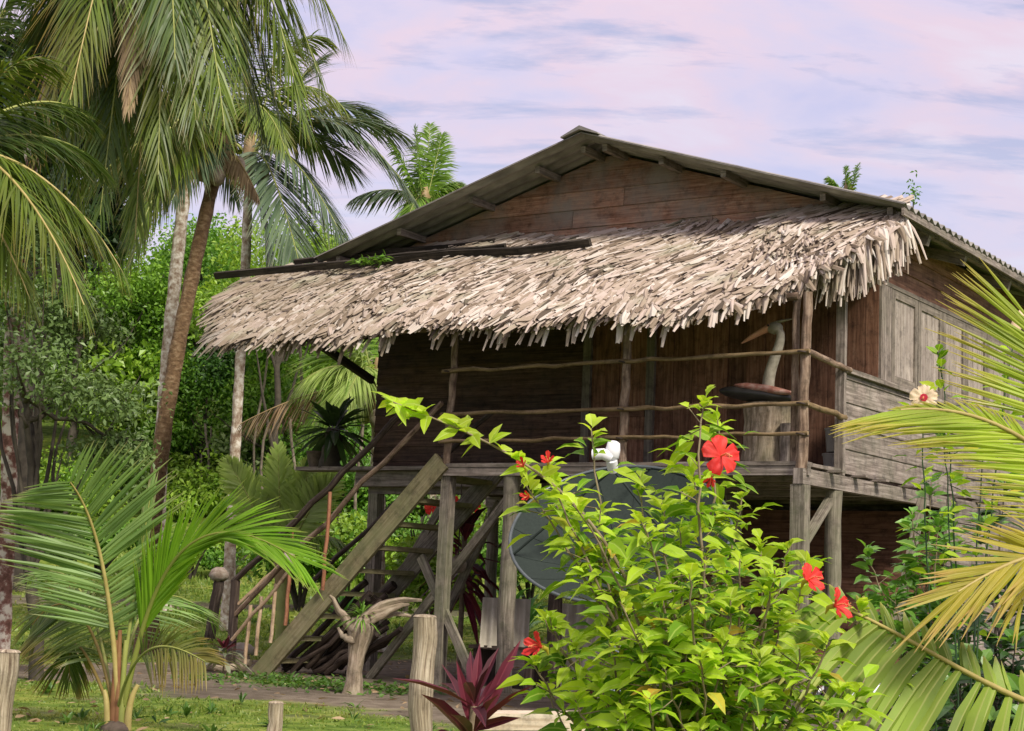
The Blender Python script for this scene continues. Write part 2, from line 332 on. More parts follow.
def thatch_mat():
    m, nt, out = newmat('dry nipa leaf'); L = nt.links.new
    geo = N(nt, 'NewGeometry'); tc = N(nt, 'TexCoord')
    r = ramp(nt, [(0, (.06, .045, .032)), (.12, (.20, .15, .105)), (.3, (.38, .30, .225)), (.55, (.47, .39, .315)), (.76, (.55, .45, .385)), (.88, (.61, .54, .47)), (1, (.72, .66, .59))], geo.outputs['Random Per Island'])
    mp = N(nt, 'Mapping'); mp.inputs['Scale'].default_value = (1.5, 14, 1); L(tc.outputs['UV'], mp.inputs[0])
    n = N(nt, 'TexNoise', Scale=1.5, Detail=6); L(mp.outputs[0], n.inputs['Vector'])
    rr = ramp(nt, [(.3, (.68,)*3), (.7, (1.2,)*3)], n.outputs[0]); c = mixc(nt, 1, r.outputs[0], rr.outputs[0], 'MULTIPLY')
    # lichen and weathering in random patches; browner and darker towards the left end
    n2 = N(nt, 'TexNoise', Scale=.9, Detail=5, Roughness=.7); L(tc.outputs['Object'], n2.inputs['Vector'])
    sx = N(nt, 'SeparateXYZ'); L(tc.outputs['Object'], sx.inputs[0])
    mr = N(nt, 'MapRange'); L(sx.outputs[0], mr.inputs[0]); mr.inputs[1].default_value = -8; mr.inputs[2].default_value = -1.5; mr.inputs[3].default_value = .22; mr.inputs[4].default_value = -.16
    ad = N(nt, 'Math', operation='ADD'); L(n2.outputs[0], ad.inputs[0]); L(mr.outputs[0], ad.inputs[1])
    r2 = ramp(nt, [(.45, (0, 0, 0)), (.75, (.62,)*3)], ad.outputs[0]); c = mixc(nt, r2.outputs[0], c, (.20, .165, .11))
    n3 = N(nt, 'TexNoise', Scale=2.3, Detail=4); L(tc.outputs['Object'], n3.inputs['Vector'])
    r3 = ramp(nt, [(.56, (0, 0, 0)), (.7, (.4,)*3)], n3.outputs[0]); c = mixc(nt, r3.outputs[0], c, (.36, .37, .25))
    b = N(nt, 'BsdfPrincipled', Roughness=.75); b.inputs['Specular IOR Level'].default_value = .3; L(c, b.inputs['Base Color'])
    t = N(nt, 'BsdfTranslucent'); L(c, t.inputs[0]); mx = N(nt, 'MixShader'); mx.inputs[0].default_value = .12
    L(b.outputs[0], mx.inputs[1]); L(t.outputs[0], mx.inputs[2]); L(mx.outputs[0], out.inputs[0]); return m
M['thatch'] = thatch_mat()

# ------------------------------------------------------------------ world and sun
SUN_EL, SUN_AZ = math.radians(43), math.radians(146)       # azimuth from +Y clockwise: behind the camera, to its right
w = bpy.data.worlds.new('World'); scene.world = w; w.use_nodes = True; nt = w.node_tree; nt.nodes.clear(); L = nt.links.new
wo = nt.nodes.new('ShaderNodeOutputWorld'); bg = nt.nodes.new('ShaderNodeBackground')
sky = nt.nodes.new('ShaderNodeTexSky'); sky.sky_type = 'NISHITA'; sky.sun_disc = False; sky.sun_elevation = SUN_EL; sky.sun_rotation = SUN_AZ
tc = N(nt, 'TexCoord'); sx = N(nt, 'SeparateXYZ'); L(tc.outputs['Generated'], sx.inputs[0])
zc = N(nt, 'Math', operation='MAXIMUM'); L(sx.outputs[2], zc.inputs[0]); zc.inputs[1].default_value = 0
za = N(nt, 'Math', operation='ADD'); L(zc.outputs[0], za.inputs[0]); za.inputs[1].default_value = .30
cx = N(nt, 'CombineXYZ')
for i in (0, 1):
    d = N(nt, 'Math', operation='DIVIDE'); L(sx.outputs[i], d.inputs[0]); L(za.outputs[0], d.inputs[1]); L(d.outputs[0], cx.inputs[i])
mp = N(nt, 'Mapping'); mp.inputs['Scale'].default_value = (1.0, 1.5, 1); mp.inputs['Location'].default_value = (3.1, 1.7, 0); L(cx.outputs[0], mp.inputs[0])
n1 = N(nt, 'TexNoise', Scale=3.6, Detail=7, Roughness=.55, Distortion=.3); L(mp.outputs[0], n1.inputs['Vector'])
n2 = N(nt, 'TexNoise', Scale=7.5, Detail=9, Roughness=.6, Distortion=.25); mp2 = N(nt, 'Mapping'); mp2.inputs['Location'].default_value = (9, 4, 2); mp2.inputs['Scale'].default_value = (.55, 1.7, 1); L(cx.outputs[0], mp2.inputs[0]); L(mp2.outputs[0], n2.inputs['Vector'])
SK = 4.05       # cloud radiance relative to the strength below
sc_ = lambda c: tuple(v*SK for v in c)
high = ramp(nt, [(.34, (.56, .54, .76)), (.44, (.68, .60, .76)), (.54, (.78, .61, .71)), (.66, (.78, .70, .80))], n1.outputs[0])
low = ramp(nt, [(.53, (0, 0, 0)), (.65, (.8,)*3)], n2.outputs[0])
cl = mixc(nt, low.outputs[0], high.outputs[0], (.40, .43, .64))
hz = ramp(nt, [(.0, (.9,)*3), (.17, (.55,)*3), (.30, (0, 0, 0))], zc.outputs[0])
cl = mixc(nt, hz.outputs[0], cl, (.60, .60, .76))
up_ = ramp(nt, [(.28, (1, 1, 1)), (.9, (1.5, 1.42, 1.22))], zc.outputs[0])
cl = mixc(nt, 1, cl, up_.outputs[0], 'MULTIPLY')
sc = N(nt, 'VectorMath', operation='SCALE'); L(cl, sc.inputs[0]); sc.inputs['Scale'].default_value = SK
fin = mixc(nt, .9, sky.outputs[0], sc.outputs[0])
L(fin, bg.inputs[0]); bg.inputs[1].default_value = .09; L(bg.outputs[0], wo.inputs[0])
sl = bpy.data.lights.new('sun', 'SUN'); sl.energy = 1.5; sl.angle = math.radians(12); sl.color = (1, .93, .80)
so = bpy.data.objects.new('sun', sl); COL.objects.link(so)
sd = Vector((math.sin(SUN_AZ)*math.cos(SUN_EL), math.cos(SUN_AZ)*math.cos(SUN_EL), math.sin(SUN_EL)))
so.rotation_euler = sd.to_track_quat('Z', 'Y').to_euler(); so.location = (5, -10, 30)
scene.view_settings.view_transform = 'Standard'; scene.view_settings.look = 'None'; scene.view_settings.gamma = 1
scene.view_settings.exposure = 1.58

# ------------------------------------------------------------------ ground
def hsh(x, y):
    return (np.sin(x*1.7+np.sin(y*.9)*1.3)+np.sin(y*2.3+np.sin(x*1.1)*1.7)+.6*np.sin(x*4.1-y*3.3))/2.6
def terrain(x, y):
    x = np.asarray(x, float); y = np.asarray(y, float)
    z = np.clip(y-24, 0, 18)*.07 + np.clip(y-40, 0, 45)*.27*np.clip((14-x)/14, .12, 1)
    return z+.03*hsh(x*.8, y*.8)*np.clip((y-20)/6, 0, 1)
def dirt_amt(x, y):
    x = np.asarray(x, float); y = np.asarray(y, float)
    dx = x-HO[0]; dy = y-HO[1]; hx = dx*HX[0]+dy*HX[1]; hy = dx*HY[0]+dy*HY[1]
    nz = hsh(x*1.1, y*1.1)*.6+hsh(x*3.1+5, y*3.1)*.25
    e = np.minimum(np.minimum(hx+7.9, 1.5-hx), np.minimum(hy+3.3, 9.0-hy))+nz
    a = np.clip(e/.55+.5, 0, 1)
    e2 = np.minimum(np.minimum(hx+8.6, -5.6-hx), np.minimum(hy+3.3, 3.2-hy))+nz*.9       # worn spot at the stair foot
    a = np.maximum(a, np.clip(e2/.6+.5, 0, 1))
    e4 = .75-np.abs(hy+2.7+.1*(hx+4))+nz*.8; e4 = np.where((hx > -9.5) & (hx < 2), e4, -1)   # trodden strip in front of the house
    a = np.maximum(a, np.clip(e4/.5+.4, 0, 1))
    pth = 1.1-np.abs(y-31.5-.12*(x+6))+nz*.5; pth = np.where(x < 0, pth, -1)
    a = np.maximum(a, np.clip(pth/.5, 0, 1)*.85)
    gp = 1-np.hypot((hx+5.0)/.9, (hy+1.05)/.45)+nz*.5                                  # grassy patch before the stump
    pt = np.clip((hsh(x*2.3+9, y*1.9)+.5*hsh(x*5.1, y*4.3)-.62)*1.6, 0, .6)*(y < 26)       # bare spots in the lawn
    return np.clip(np.maximum(a, pt)-np.clip(gp*1.6, 0, 1)*.9, 0, 1)

def make_ground():
    xs = np.unique(np.concatenate([np.linspace(-160, -14, 40), np.arange(-14, 8, .18), np.linspace(8, 160, 40)]))
    ys = np.unique(np.concatenate([np.linspace(-40, 6, 16), np.arange(6, 36, .18), np.linspace(36, 90, 60), np.linspace(90, 400, 20)]))
    X_, Y_ = np.meshgrid(xs, ys); Z = terrain(X_, Y_)
    nx, ny = len(xs), len(ys)
    mb = MB(); i = np.arange(nx-1)[None]+np.arange(ny-1)[:, None]*nx
    f = np.stack([i, i+1, i+nx+1, i+nx], -1).reshape(-1, 4)
    v = np.stack([X_, Y_, Z], -1).reshape(-1, 3)
    mb.add(v, f, v[f][..., :2])
    m, nt, out = newmat('grassy ground'); L = nt.links.new
    at = N(nt, 'Attribute', attribute_name='dirt'); tc = N(nt, 'TexCoord')
    a = N(nt, 'TexNoise', Scale=3.5, Detail=9, Roughness=.7); L(tc.outputs['Object'], a.inputs['Vector'])
    b2 = N(nt, 'TexNoise', Scale=.45, Detail=4); L(tc.outputs['Object'], b2.inputs['Vector'])
    gr = ramp(nt, [(.34, (.045, .070, .015)), (.5, (.12, .185, .03)), (.66, (.25, .28, .075))], a.outputs[0])
    gr2 = ramp(nt, [(.4, (.85, .95, .8)), (.65, (1.25, 1.12, .9))], b2.outputs[0])
    g = mixc(nt, 1, gr.outputs[0], gr2.outputs[0], 'MULTIPLY')
    de = ramp(nt, [(.3, (.085, .068, .048)), (.5, (.155, .128, .095)), (.72, (.25, .215, .165))], a.outputs[0])
    dd = mixc(nt, 1, de.outputs[0], ramp(nt, [(.35, (.7,)*3), (.65, (1.15,)*3)], b2.outputs[0]).outputs[0], 'MULTIPLY')
    c = mixc(nt, at.outputs['Fac'], g, dd)
    bs = N(nt, 'BsdfPrincipled', Roughness=.95); bs.inputs['Specular IOR Level'].default_value = .1; L(c, bs.inputs['Base Color'])
    bp = N(nt, 'Bump', Strength=.6, Distance=.04); L(a.outputs[0], bp.inputs['Height']); L(bp.outputs[0], bs.inputs['Normal']); L(bs.outputs[0], out.inputs[0])
    o = mb.build('ground', m, smooth=True); tag(o, kind='structure')
    at_ = o.data.attributes.new('dirt', 'FLOAT', 'POINT'); at_.data.foreach_set('value', dirt_amt(v[:, 0], v[:, 1]).astype(np.float32))
make_ground()

def grass():
    n = 85000
    y = 8.5+(rng.random(n)**1.5)*33; x = (-.36+rng.random(n)*.62)*y-.4
    k = (rng.random(n) > dirt_amt(x, y)*1.12-.03) & ~((x > 1) & (y < 12)); x, y = x[k], y[k]; n = len(x)
    z = terrain(x, y)-.01; h = rng.uniform(.018, .065, n)*np.clip(.7+.5*hsh(x*.9, y*.9), .4, 1.5)*np.clip(y/16, .7, 2.2); wd = rng.uniform(.006, .012, n)*np.clip(y/12, .8, 3)
    th = rng.random(n)*6.28; ln = rng.normal(0, .4, (n, 2))*h[:, None]
    b = np.stack([x, y, z], -1); sx_ = np.stack([np.cos(th)*wd, np.sin(th)*wd, 0*th], -1)
    mid = b+np.stack([ln[:, 0]*.35, ln[:, 1]*.35, h*.6], -1); tp = b+np.stack([ln[:, 0], ln[:, 1], h], -1)
    v = np.stack([b-sx_, b+sx_, mid+sx_*.7, mid-sx_*.7, tp], 1).reshape(-1, 3); i = np.arange(n)*5
    mb = MB(); q = np.stack([i, i+1, i+2, i+3], -1); t = np.stack([i+3, i+2, i+4], -1)
    mb.v.append(v); mb.f.append((q, np.tile([[0, 0], [0, 1], [.6, 1], [.6, 0]], (n, 1, 1)).astype(float), 0)); mb.f.append((t, np.tile([[.6, 0], [.6, 1], [1, .5]], (n, 1, 1)).astype(float), 0)); mb.n = len(v)
    tag(mb.build('grass', M['grass']), 'short uneven grass covering the yard beside the dirt path', 'grass', kind='stuff')
grass()

# ------------------------------------------------------------------ plant kit
def leaves(mb, base, d, nn, ln, wd, fold=.25, droop=.25, mi=0, shape=(.30, .62, .75, .5)):
    """pointed leaves: base points, directions, face normals (all N x 3), lengths and widths"""
    base = np.asarray(base, float); n = len(base)
    if n == 0: return
    d = nrm(d); s = nrm(np.cross(d, nn)); nn = np.cross(s, d); ln = np.broadcast_to(ln, (n,))[:, None]; wd = np.broadcast_to(wd, (n,))[:, None]
    t1, t2, w1, w2 = shape[0], shape[1], shape[2]+.2, shape[3]+.25
    def pt(t, side, w): return base+d*ln*t-A(0, 0, 1)*ln*droop*t*t+s*side*wd*.5*w+nn*abs(side)*wd*.5*w*fold
    v = np.stack([pt(0, 0, 0), pt(t1, 0, 0), pt(t2, 0, 0), pt(1, 0, 0), pt(t1, 1, w1), pt(t2, 1, w2), pt(t1, -1, w1), pt(t2, -1, w2)], 1).reshape(-1, 3)
    i = np.arange(n)[:, None]*8
    tri = np.concatenate([i+A(0, 1, 4).astype(int), i+A(0, 6, 1).astype(int), i+A(2, 3, 5).astype(int), i+A(2, 7, 3).astype(int)])
    quad = np.concatenate([i+A(1, 2, 5, 4).astype(int), i+A(1, 6, 7, 2).astype(int)])
    U = {0: (0, .5), 1: (t1, .5), 2: (t2, .5), 3: (1, .5), 4: (t1, 1), 5: (t2, 1), 6: (t1, 0), 7: (t2, 0)}
    ut = np.concatenate([np.tile([[U[a] for a in q]], (n, 1, 1)) for q in ((0, 1, 4), (0, 6, 1), (2, 3, 5), (2, 7, 3))])
    uq = np.concatenate([np.tile([[U[a] for a in q]], (n, 1, 1)) for q in ((1, 2, 5, 4), (1, 6, 7, 2))])
    o = mb.n; mb.v.append(v); mb.n += len(v)
    mb.f.append((tri+o, ut, mi)); mb.f.append((quad+o, uq, mi))

def cards(mb, c, ln, wd, nbias, mi=0):
    """many small rhombic leaves at points c"""
    n = len(c); nn = nrm(rng.normal(0, 1, (n, 3))*.8+nbias); d = nrm(np.cross(nn, rng.normal(0, 1, (n, 3)))); s = np.cross(nn, d)
    ln = np.broadcast_to(ln, (n,))[:, None]; wd = np.broadcast_to(wd, (n,))[:, None]
    v = np.stack([c-d*ln*.5, c+s*wd*.5+nn*wd*.1, c+d*ln*.5-A(0, 0, .15)*ln, c-s*wd*.5+nn*wd*.1], 1).reshape(-1, 3)
    i = np.arange(n)*4; mb.add(v, np.stack([i, i+1, i+2, i+3], -1), np.tile([[0, .5], [.5, 1], [1, .5], [.5, 0]], (n, 1, 1)), mi)

def frond(mb, ctrl, pairs=45, lmax=.7, wd=.035, face=None, droop=.25, a0=72, a1=22, lift=.12, start=.14, rw=.022, hang=0, folded=False, jit=.06, lm=0, rm=1, prof=(.55, .3), sides=(1, -1), one=1.0):
    n = 24; pts = bez(ctrl, n); t = np.linspace(0, 1, n)
    mb.tube(pts, rw*(1-.85*t)+.002, 5, rm, cap=False)
    T_ = nrm(np.gradient(pts, axis=0))
    for sd in sides:
        k = pairs; tt = np.clip(np.linspace(start, .995, k)+rng.normal(0, .35/k, k), start, 1)
        p = np.stack([np.interp(tt, t, pts[:, j]) for j in range(3)], -1); T = nrm(np.stack([np.interp(tt, t, T_[:, j]) for j in range(3)], -1))
        fc = A(0, 0, 1) if face is None else np.asarray(face, float)
        S = nrm(np.cross(T, np.broadcast_to(fc, T.shape))); Nn = np.cross(S, T)
        q = (tt-start)/(1-start)
        ln = lmax*(prof[0]+(1-prof[0])*np.clip(q/.3, 0, 1))*(1-(1-prof[1])*np.clip((q-.5)/.5, 0, 1)**1.4)*rng.uniform(.88, 1.08, k)*(one if sd < 0 else 1)
        a = np.radians(a0+(a1-a0)*q)[:, None]
        d = nrm(np.cos(a)*T+np.sin(a)*S*sd+Nn*lift+rng.normal(0, jit, (k, 3)))
        d = nrm(d+A(0, 0, -hang))
        ss = np.array([0, .3, .65, 1.]); ww = np.array([.45, 1, .72, .06])
        wv = nrm(np.cross(d, Nn+rng.normal(0, .25, (k, 3)))); nv = np.cross(wv, d)
        W = (wd*rng.uniform(.8, 1.15, k)*np.clip(.5+ln/lmax*.5, .5, 1))[:, None, None]
        cen = p[:, None]+d[:, None]*ln[:, None, None]*ss[None, :, None]+A(0, 0, -1)*(droop*ln)[:, None, None]*(ss**2.1)[None, :, None]
        off = wv[:, None]*W*.5*ww[None, :, None]
        if folded:
            ft = nv[:, None]*W*.28*ww[None, :, None]
            rows = np.stack([cen-off-ft, cen, cen+off-ft], 2); m_ = 3
        else: rows = np.stack([cen-off, cen+off], 2); m_ = 2
        v = rows.reshape(-1, 3); i = (np.arange(k)*4*m_)[:, None]
        f = []; uv = []
        for s_ in range(3):
            for c_ in range(m_-1):
                f.append(i+np.array([s_*m_+c_, s_*m_+c_+1, (s_+1)*m_+c_+1, (s_+1)*m_+c_]))
                x0, x1 = c_/(m_-1), (c_+1)/(m_-1)
                uv.append(np.tile([[[ss[s_], x0], [ss[s_], x1], [ss[s_+1], x1], [ss[s_+1], x0]]], (k, 1, 1)))
        mb.add(v, np.concatenate(f), np.concatenate(uv), lm)

def droopy(o, tip, rise=.35):
    """bezier of a frond from o to tip that first climbs, then falls"""
    o = np.asarray(o, float); tip = np.asarray(tip, float); Ln = np.linalg.norm(tip-o)
    u = nrm(tip-o); hz = A(u[0], u[1], 0)
    return [o, o+hz*Ln*.22+A(0, 0, Ln*rise*.9), o+(tip-o)*.72+A(0, 0, Ln*rise*.75), tip]

def crown_fronds(root, origin, specs, base, lmax, wd, kind='frond', seedj=.0):
    for sp_ in specs:
        mb = MB(); kw = dict(pairs=92, lmax=lmax, wd=wd*.78, droop=.36, hang=.36, jit=.11)
        mats = sp_.pop('mats'); ctrl = sp_.pop('ctrl'); kw.update(sp_)
        ctrl = [np.asarray(c, float)-base for c in ctrl]
        frond(mb, ctrl, **kw); mb.build(kind, [M[mats[0]], M[mats[1]]], root)

def trunk_obj(root, base, pts, r0, r1, mat, n=26, name='trunk', rough=.05, flare=1.5):
    c = bez([np.asarray(p)-base for p in pts], n); t = np.linspace(0, 1, n)
    r = r0+(r1-r0)*t; r = r*(1+(flare-1)*np.exp(-t*14)); r = r*(1+.05*np.cos(np.arange(n)*math.pi))
    mb = MB(); mb.tube(c, r, 12, 0, rough=rough); return mb.build(name, mat, root, smooth=True)

# ------------------------------------------------------------------ the stilt house
DZ, YW, XL, RX, RZ, SL = 2.33, 1.87, -6.48, -3.24, 6.12, .306
EX0, EX1, VY, BY = -7.0, .52, 1.15, 8.2
roofz = lambda x: RZ-SL*abs(x-RX)
house = thing('stilt_house', HO, 'dark timber house on tall wooden stilts with a corrugated roof and thatched veranda', 'house', rz=-YAW)
B = lambda mb, name, mat, par=None, **k: mb.build(name, M[mat] if isinstance(mat, str) else [M[q] for q in mat], house if par is None else par, **k)

# front wall: lapped boards on the left, upright boards by the door
mb = MB(); z = DZ
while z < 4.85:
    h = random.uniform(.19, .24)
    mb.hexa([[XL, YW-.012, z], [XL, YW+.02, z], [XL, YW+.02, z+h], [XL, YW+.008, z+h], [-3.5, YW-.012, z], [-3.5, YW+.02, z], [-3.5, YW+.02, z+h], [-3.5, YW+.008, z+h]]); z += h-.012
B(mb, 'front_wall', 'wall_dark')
mb = MB(); x = -2.58
while x < -.02:
    wd = min(random.uniform(.17, .26), -.0-x)
    o = random.uniform(0, .012); mb.box((x, YW-.01-o, DZ), (x+wd-.006, YW+.02, 4.8), 2); x += wd
B(mb, 'upright_boarding', 'wall_red')
mb = MB()
for a, b in ((-3.5, -3.40), (-2.68, -2.58)): mb.box((a, YW-.06, DZ), (b, YW+.02, 4.35), 2)
mb.box((-3.5, YW-.065, 4.352), (-2.58, YW+.02, 4.46), 0)
fr = B(mb, 'door_frame', 'frame_wood')
mb = MB()
for i in range(4): mb.box((-3.395+i*.18, YW-.02-.004*(i % 2), DZ+.02), (-3.395+i*.18+.174, YW+.01, 4.34), 2)
dr = B(mb, 'door', 'wall_red')
mb = MB(); mb.box((-3.38, YW-.045, 3.0), (-2.70, YW-.026, 3.1), 0); mb.box((-3.38, YW-.045, 4.05), (-2.70, YW-.026, 4.15), 0); B(mb, 'crossbar', 'wall_red', dr)
# gable boards, cut to the slope
mb = MB(); z = 4.78; k = 0
while z < RZ-.12:
    h = .225; zt = min(z+h, RZ-.1)
    xe = lambda q: (RZ-.07-q)/SL
    w0, w1 = min(xe(z), 3.24), min(max(xe(zt), .02), 3.24)
    cut = [-w0, random.uniform(-.6, 1.4), w0] if w0 > 1.5 else [-w0, w0]
    ct = lambda v, b: max(-w1, min(w1, v)) if b else v
    for a, b in zip(cut, cut[1:]):
        g = .003
        mb.hexa([[RX+a+g, YW-.03, z], [RX+a+g, YW+.0, z], [RX+ct(a, 1)+g, YW+.0, zt], [RX+ct(a, 1)+g, YW-.012, zt],
                 [RX+b-g, YW-.03, z], [RX+b-g, YW+.0, z], [RX+ct(b, 1)-g, YW+.0, zt], [RX+ct(b, 1)-g, YW-.012, zt]])
    z += h-.01; k += 1
B(mb, 'gable', 'gable_wood')
# long side wall facing the yard
mb = MB(); z = DZ-.02
while z < 3.27:
    h = .24; mb.hexa([[.012, .935, z], [-.02, .935, z], [-.02, .935, min(z+h, 3.28)], [-.002, .935, min(z+h, 3.28)], [.012, 7.2, z], [-.02, 7.2, z], [-.02, 7.2, min(z+h, 3.28)], [-.002, 7.2, min(z+h, 3.28)]]); z += h-.01
sw = B(mb, 'side_wall', 'grey_wood')
mb = MB(); z = 4.37
while z < 4.95:
    ya = {0: 1.12, 1: 1.45, 2: 1.76}[int(round((z-4.37)/.195))]
    mb.hexa([[.012, ya, z], [-.02, ya, z], [-.02, ya, z+.2], [-.008, ya, z+.2], [.012, 7.2, z], [-.02, 7.2, z], [-.02, 7.2, z+.2], [-.008, 7.2, z+.2]]); z += .195
B(mb, 'upper_side_boarding', 'wall_red')
for a, b in ((YW+.003, 2.16), (6.98, 7.2)):
    mb = MB(); mb.box((-.04, a, 3.335), (.026, b, 4.328), 2); B(mb, 'corner_board', 'grey_wood')
mb = MB(); mb.box((-.05, .9, 3.282), (.05, 7.22, 3.33), 1); B(mb, 'window_sill', 'grey_wood')
mb = MB(); mb.box((-.03, YW, 4.33), (.03, 7.2, 4.372), 1); B(mb, 'window_head', 'frame_wood')
for i in range(6):
    y0 = 2.18+i*.79; y1 = y0+.775
    mb = MB()
    for a, b in ((y0, y0+.09), (y1-.09, y1)): mb.box((-.02, a, 3.333), (.022, b, 4.328), 2)
    for a, b in ((3.333, 3.42), (4.24, 4.328)): mb.box((-.02, y0+.09, a), (.0215, y1-.09, b), 1)
    sh = B(mb, 'window_shutter', 'frame_wood')
    mb = MB(); q = (y1-y0-.18)/3
    for j in range(3): mb.box((-.015, y0+.09+j*q+.002, 3.42), (.004+.002*(j % 2), y0+.09+(j+1)*q-.002, 4.24), 2)
    B(mb, 'panel', 'pale_shutter', sh)
# hidden walls
mb = MB(); z = DZ
while z < 4.95:
    mb.box((XL, YW+.022, z), (XL+.03, 7.2, z+.205), 1); mb.box((XL+.031, 7.17, z), (0, 7.2, z+.205), 0); z += .21
B(mb, 'rear_boarding', 'wall_dark')
# floor, ledge and beams
mb = MB(); y = 0.0
while y < YW-.05:
    mb.box((-4.09, y, DZ-.035), (.02, y+.172, DZ+random.uniform(-.004, .004)), 0); y += .178
B(mb, 'deck', 'grey_wood')
mb = MB(); mb.box((XL, YW+.025, DZ-.06), (-.022, 7.16, DZ-.003)); B(mb, 'house_floor', 'wall_dark')
mb = MB(); mb.box((-7.42, YW-.34, DZ+.065), (-4.25, YW-.04, DZ+.11), 0); mb.box((XL-.1, YW-.2, DZ-.12), (-4.1, YW-.05, DZ+.06), 0); B(mb, 'wall_ledge', 'grey_wood')
mb = MB()
mb.box((-4.16, .01, DZ-.125), (.05, .07, DZ-.04), 0)                           # deck edge
mb.box((-6.5, YW-.04, DZ-.2), (-.1, YW+.08, DZ-.065), 0)
mb.box((-6.5, 4.4, DZ-.2), (-.1, 4.5, DZ-.065), 0); mb.box((-6.5, 7.0, DZ-.2), (0, 7.1, DZ-.065), 0)
B(mb, 'floor_beam', 'grey_wood')
mb = MB(); mb.hexa([[.03, -.06, DZ-.21], [-.07, -.06, DZ-.21], [-.07, -.06, DZ-.065], [.03, -.06, DZ-.065], [.03, 7.2, DZ-.19], [-.07, 7.2, DZ-.19], [-.07, 7.2, DZ-.06], [.03, 7.2, DZ-.06]]); B(mb, 'side_beam', 'grey_wood')
for y in (.55, 1.15, 1.7, 2.5, 3.3, 4.1, 4.9, 5.7, 6.5):
    mb = MB(); mb.box((-2.2, y, DZ-.058), (.16, y+.09, DZ-.037), 0); mb.box((-2.2, y+.01, DZ-.14), (-.075, y+.08, DZ-.06), 0); B(mb, 'joist', 'grey_wood')
# stilts
for (x, y, r, zt) in ((-4.07, .09, .058, DZ-.13), (-3.28, .1, .085, DZ-.13), (-.03, .02, .07, DZ-.215), (-.02, .8, .075, DZ-.215), (-6.4, YW, .07, DZ-.2), (-3.1, .75, .075, DZ-.1), (-1.6, .3, .06, DZ-.13), (-1.6, YW, .07, DZ-.2), (-6.4, 4.45, .08, DZ-.2), (-3.2, 4.45, .08, DZ-.2), (-6.4, 7.05, .08, DZ-.2), (-3.2, 7.05, .08, DZ-.2), (-.05, 4.45, .07, DZ-.2), (-.05, 7.0, .07, DZ-.2)):
    mb = MB(); lx, ly = random.uniform(-.02, .02), random.uniform(-.02, .02)
    if r < .075 and y > -.5:
        mb.hexa([[x+a*r+lx, y+b*r+ly, -.1] for a, b in ((-1, -1), (1, -1), (1, 1), (-1, 1))]+[[x+a*r, y+b*r, zt] for a, b in ((-1, -1), (1, -1), (1, 1), (-1, 1))])
    else: mb.tube(wob([x+lx, y+ly, -.1], [x, y, zt], 9, .006), r*1.05, 10, rough=.05)
    B(mb, 'stilt', 'post_wood' if not (x == -3.1) else 'dark_stick')
for a, b in (((-5.35, .55, .0), (-3.3, .18, 2.05)), ((-4.5, .25, 1.35), (-3.5, -.1, .1)), ((-.1, .5, 1.3), (-.9, 1.6, .1)), ((.08, 3.0, 2.2), (.25, 1.3, .0)), ((-.05, .05, 1.5), (-.04, .78, 2.05)), ((-6.35, YW, .6), (-5.3, YW-.05, 2.1)), ((-5.2, 1.4, .3), (-4.15, 1.2, 2.0))):
    mb = MB(); mb.bar(a, b, .09, .05, up=(0, 1, 0)); B(mb, 'brace', 'post_wood')
# roof
def corr(x0, x1, y0, y1, name, off=0, mat='roof_top', par=None, seg=3):
    per, amp = .19, .026; ny = int((y1-y0)/per*8); ys = np.linspace(y0, y1, ny); xs = np.linspace(x0, x1, seg+1)
    mb = MB(); rows = []
    for th in (0, -.012):
        for x in xs: rows.append(np.stack([np.full(ny, x), ys, roofz(x)+off+amp*np.sin(ys*2*math.pi/per)+th], -1))
    v = np.concatenate(rows); f = []; m_ = seg+1
    for l in (0, 1):
        for a in range(seg):
            i = np.arange(ny-1)+(l*m_+a)*ny; q = np.stack([i, i+1, i+ny+1, i+ny], -1); f.append(q if l else q[:, ::-1])
    for a in (0, seg):
        i = np.arange(ny-1)+a*ny; f.append(np.stack([i, i+1, i+m_*ny+1, i+m_*ny], -1))
    for e in (0, ny-1):
        i = np.arange(seg)*ny+e; f.append(np.stack([i, i+ny, i+ny+m_*ny, i+m_*ny], -1))
    f = np.concatenate(f); mb.add(v, f, v[f][..., :2]); return B(mb, name, mat, par, smooth=True)
corr(EX0, RX, VY, BY, 'roof_sheet'); rs = corr(EX1, RX, VY, BY, 'roof_sheet')
mb = MB()
for s in (-1, 1):
    for k in range(5):
        y0 = VY-.04+k*1.42; mb.hexa([[RX, y0, RZ+.03], [RX, y0, RZ+.075], [RX+s*.24, y0, RZ-.03], [RX+s*.24, y0, RZ-.045], [RX, y0+1.4, RZ+.03], [RX, y0+1.4, RZ+.075], [RX+s*.24, y0+1.4, RZ-.03], [RX+s*.24, y0+1.4, RZ-.045]])
B(mb, 'ridge_cap', 'roof_top')
for x in (-6.75, -5.85, -4.85, -3.95, -3.36, -3.05, -2.35, -1.55, -.45, .3):
    mb = MB(); zc_ = roofz(x)-.085; y0 = VY+random.uniform(.12, .3); mb.box((x-.03, y0, zc_-.035), (x+.03, BY-.2, zc_+.045), 1); B(mb, 'purlin', 'grey_wood')
for y in (2.15, 3.3, 4.9, 6.5, 7.9):
    for s in (-1, 1):
        mb = MB(); xe = RX+s*3.66; mb.bar((RX+s*.03, y, RZ-.19), (xe, y, roofz(xe)-.2), .07, .11); B(mb, 'rafter', 'frame_wood')
mb = MB(); mb.box((EX1-.035, VY+.02, roofz(EX1)-.105), (EX1-.008, BY, roofz(EX1)-.03), 1); mb.box((EX0+.008, VY+.02, roofz(EX0)-.105), (EX0+.035, BY, roofz(EX0)-.03), 1); B(mb, 'fascia', 'grey_wood')
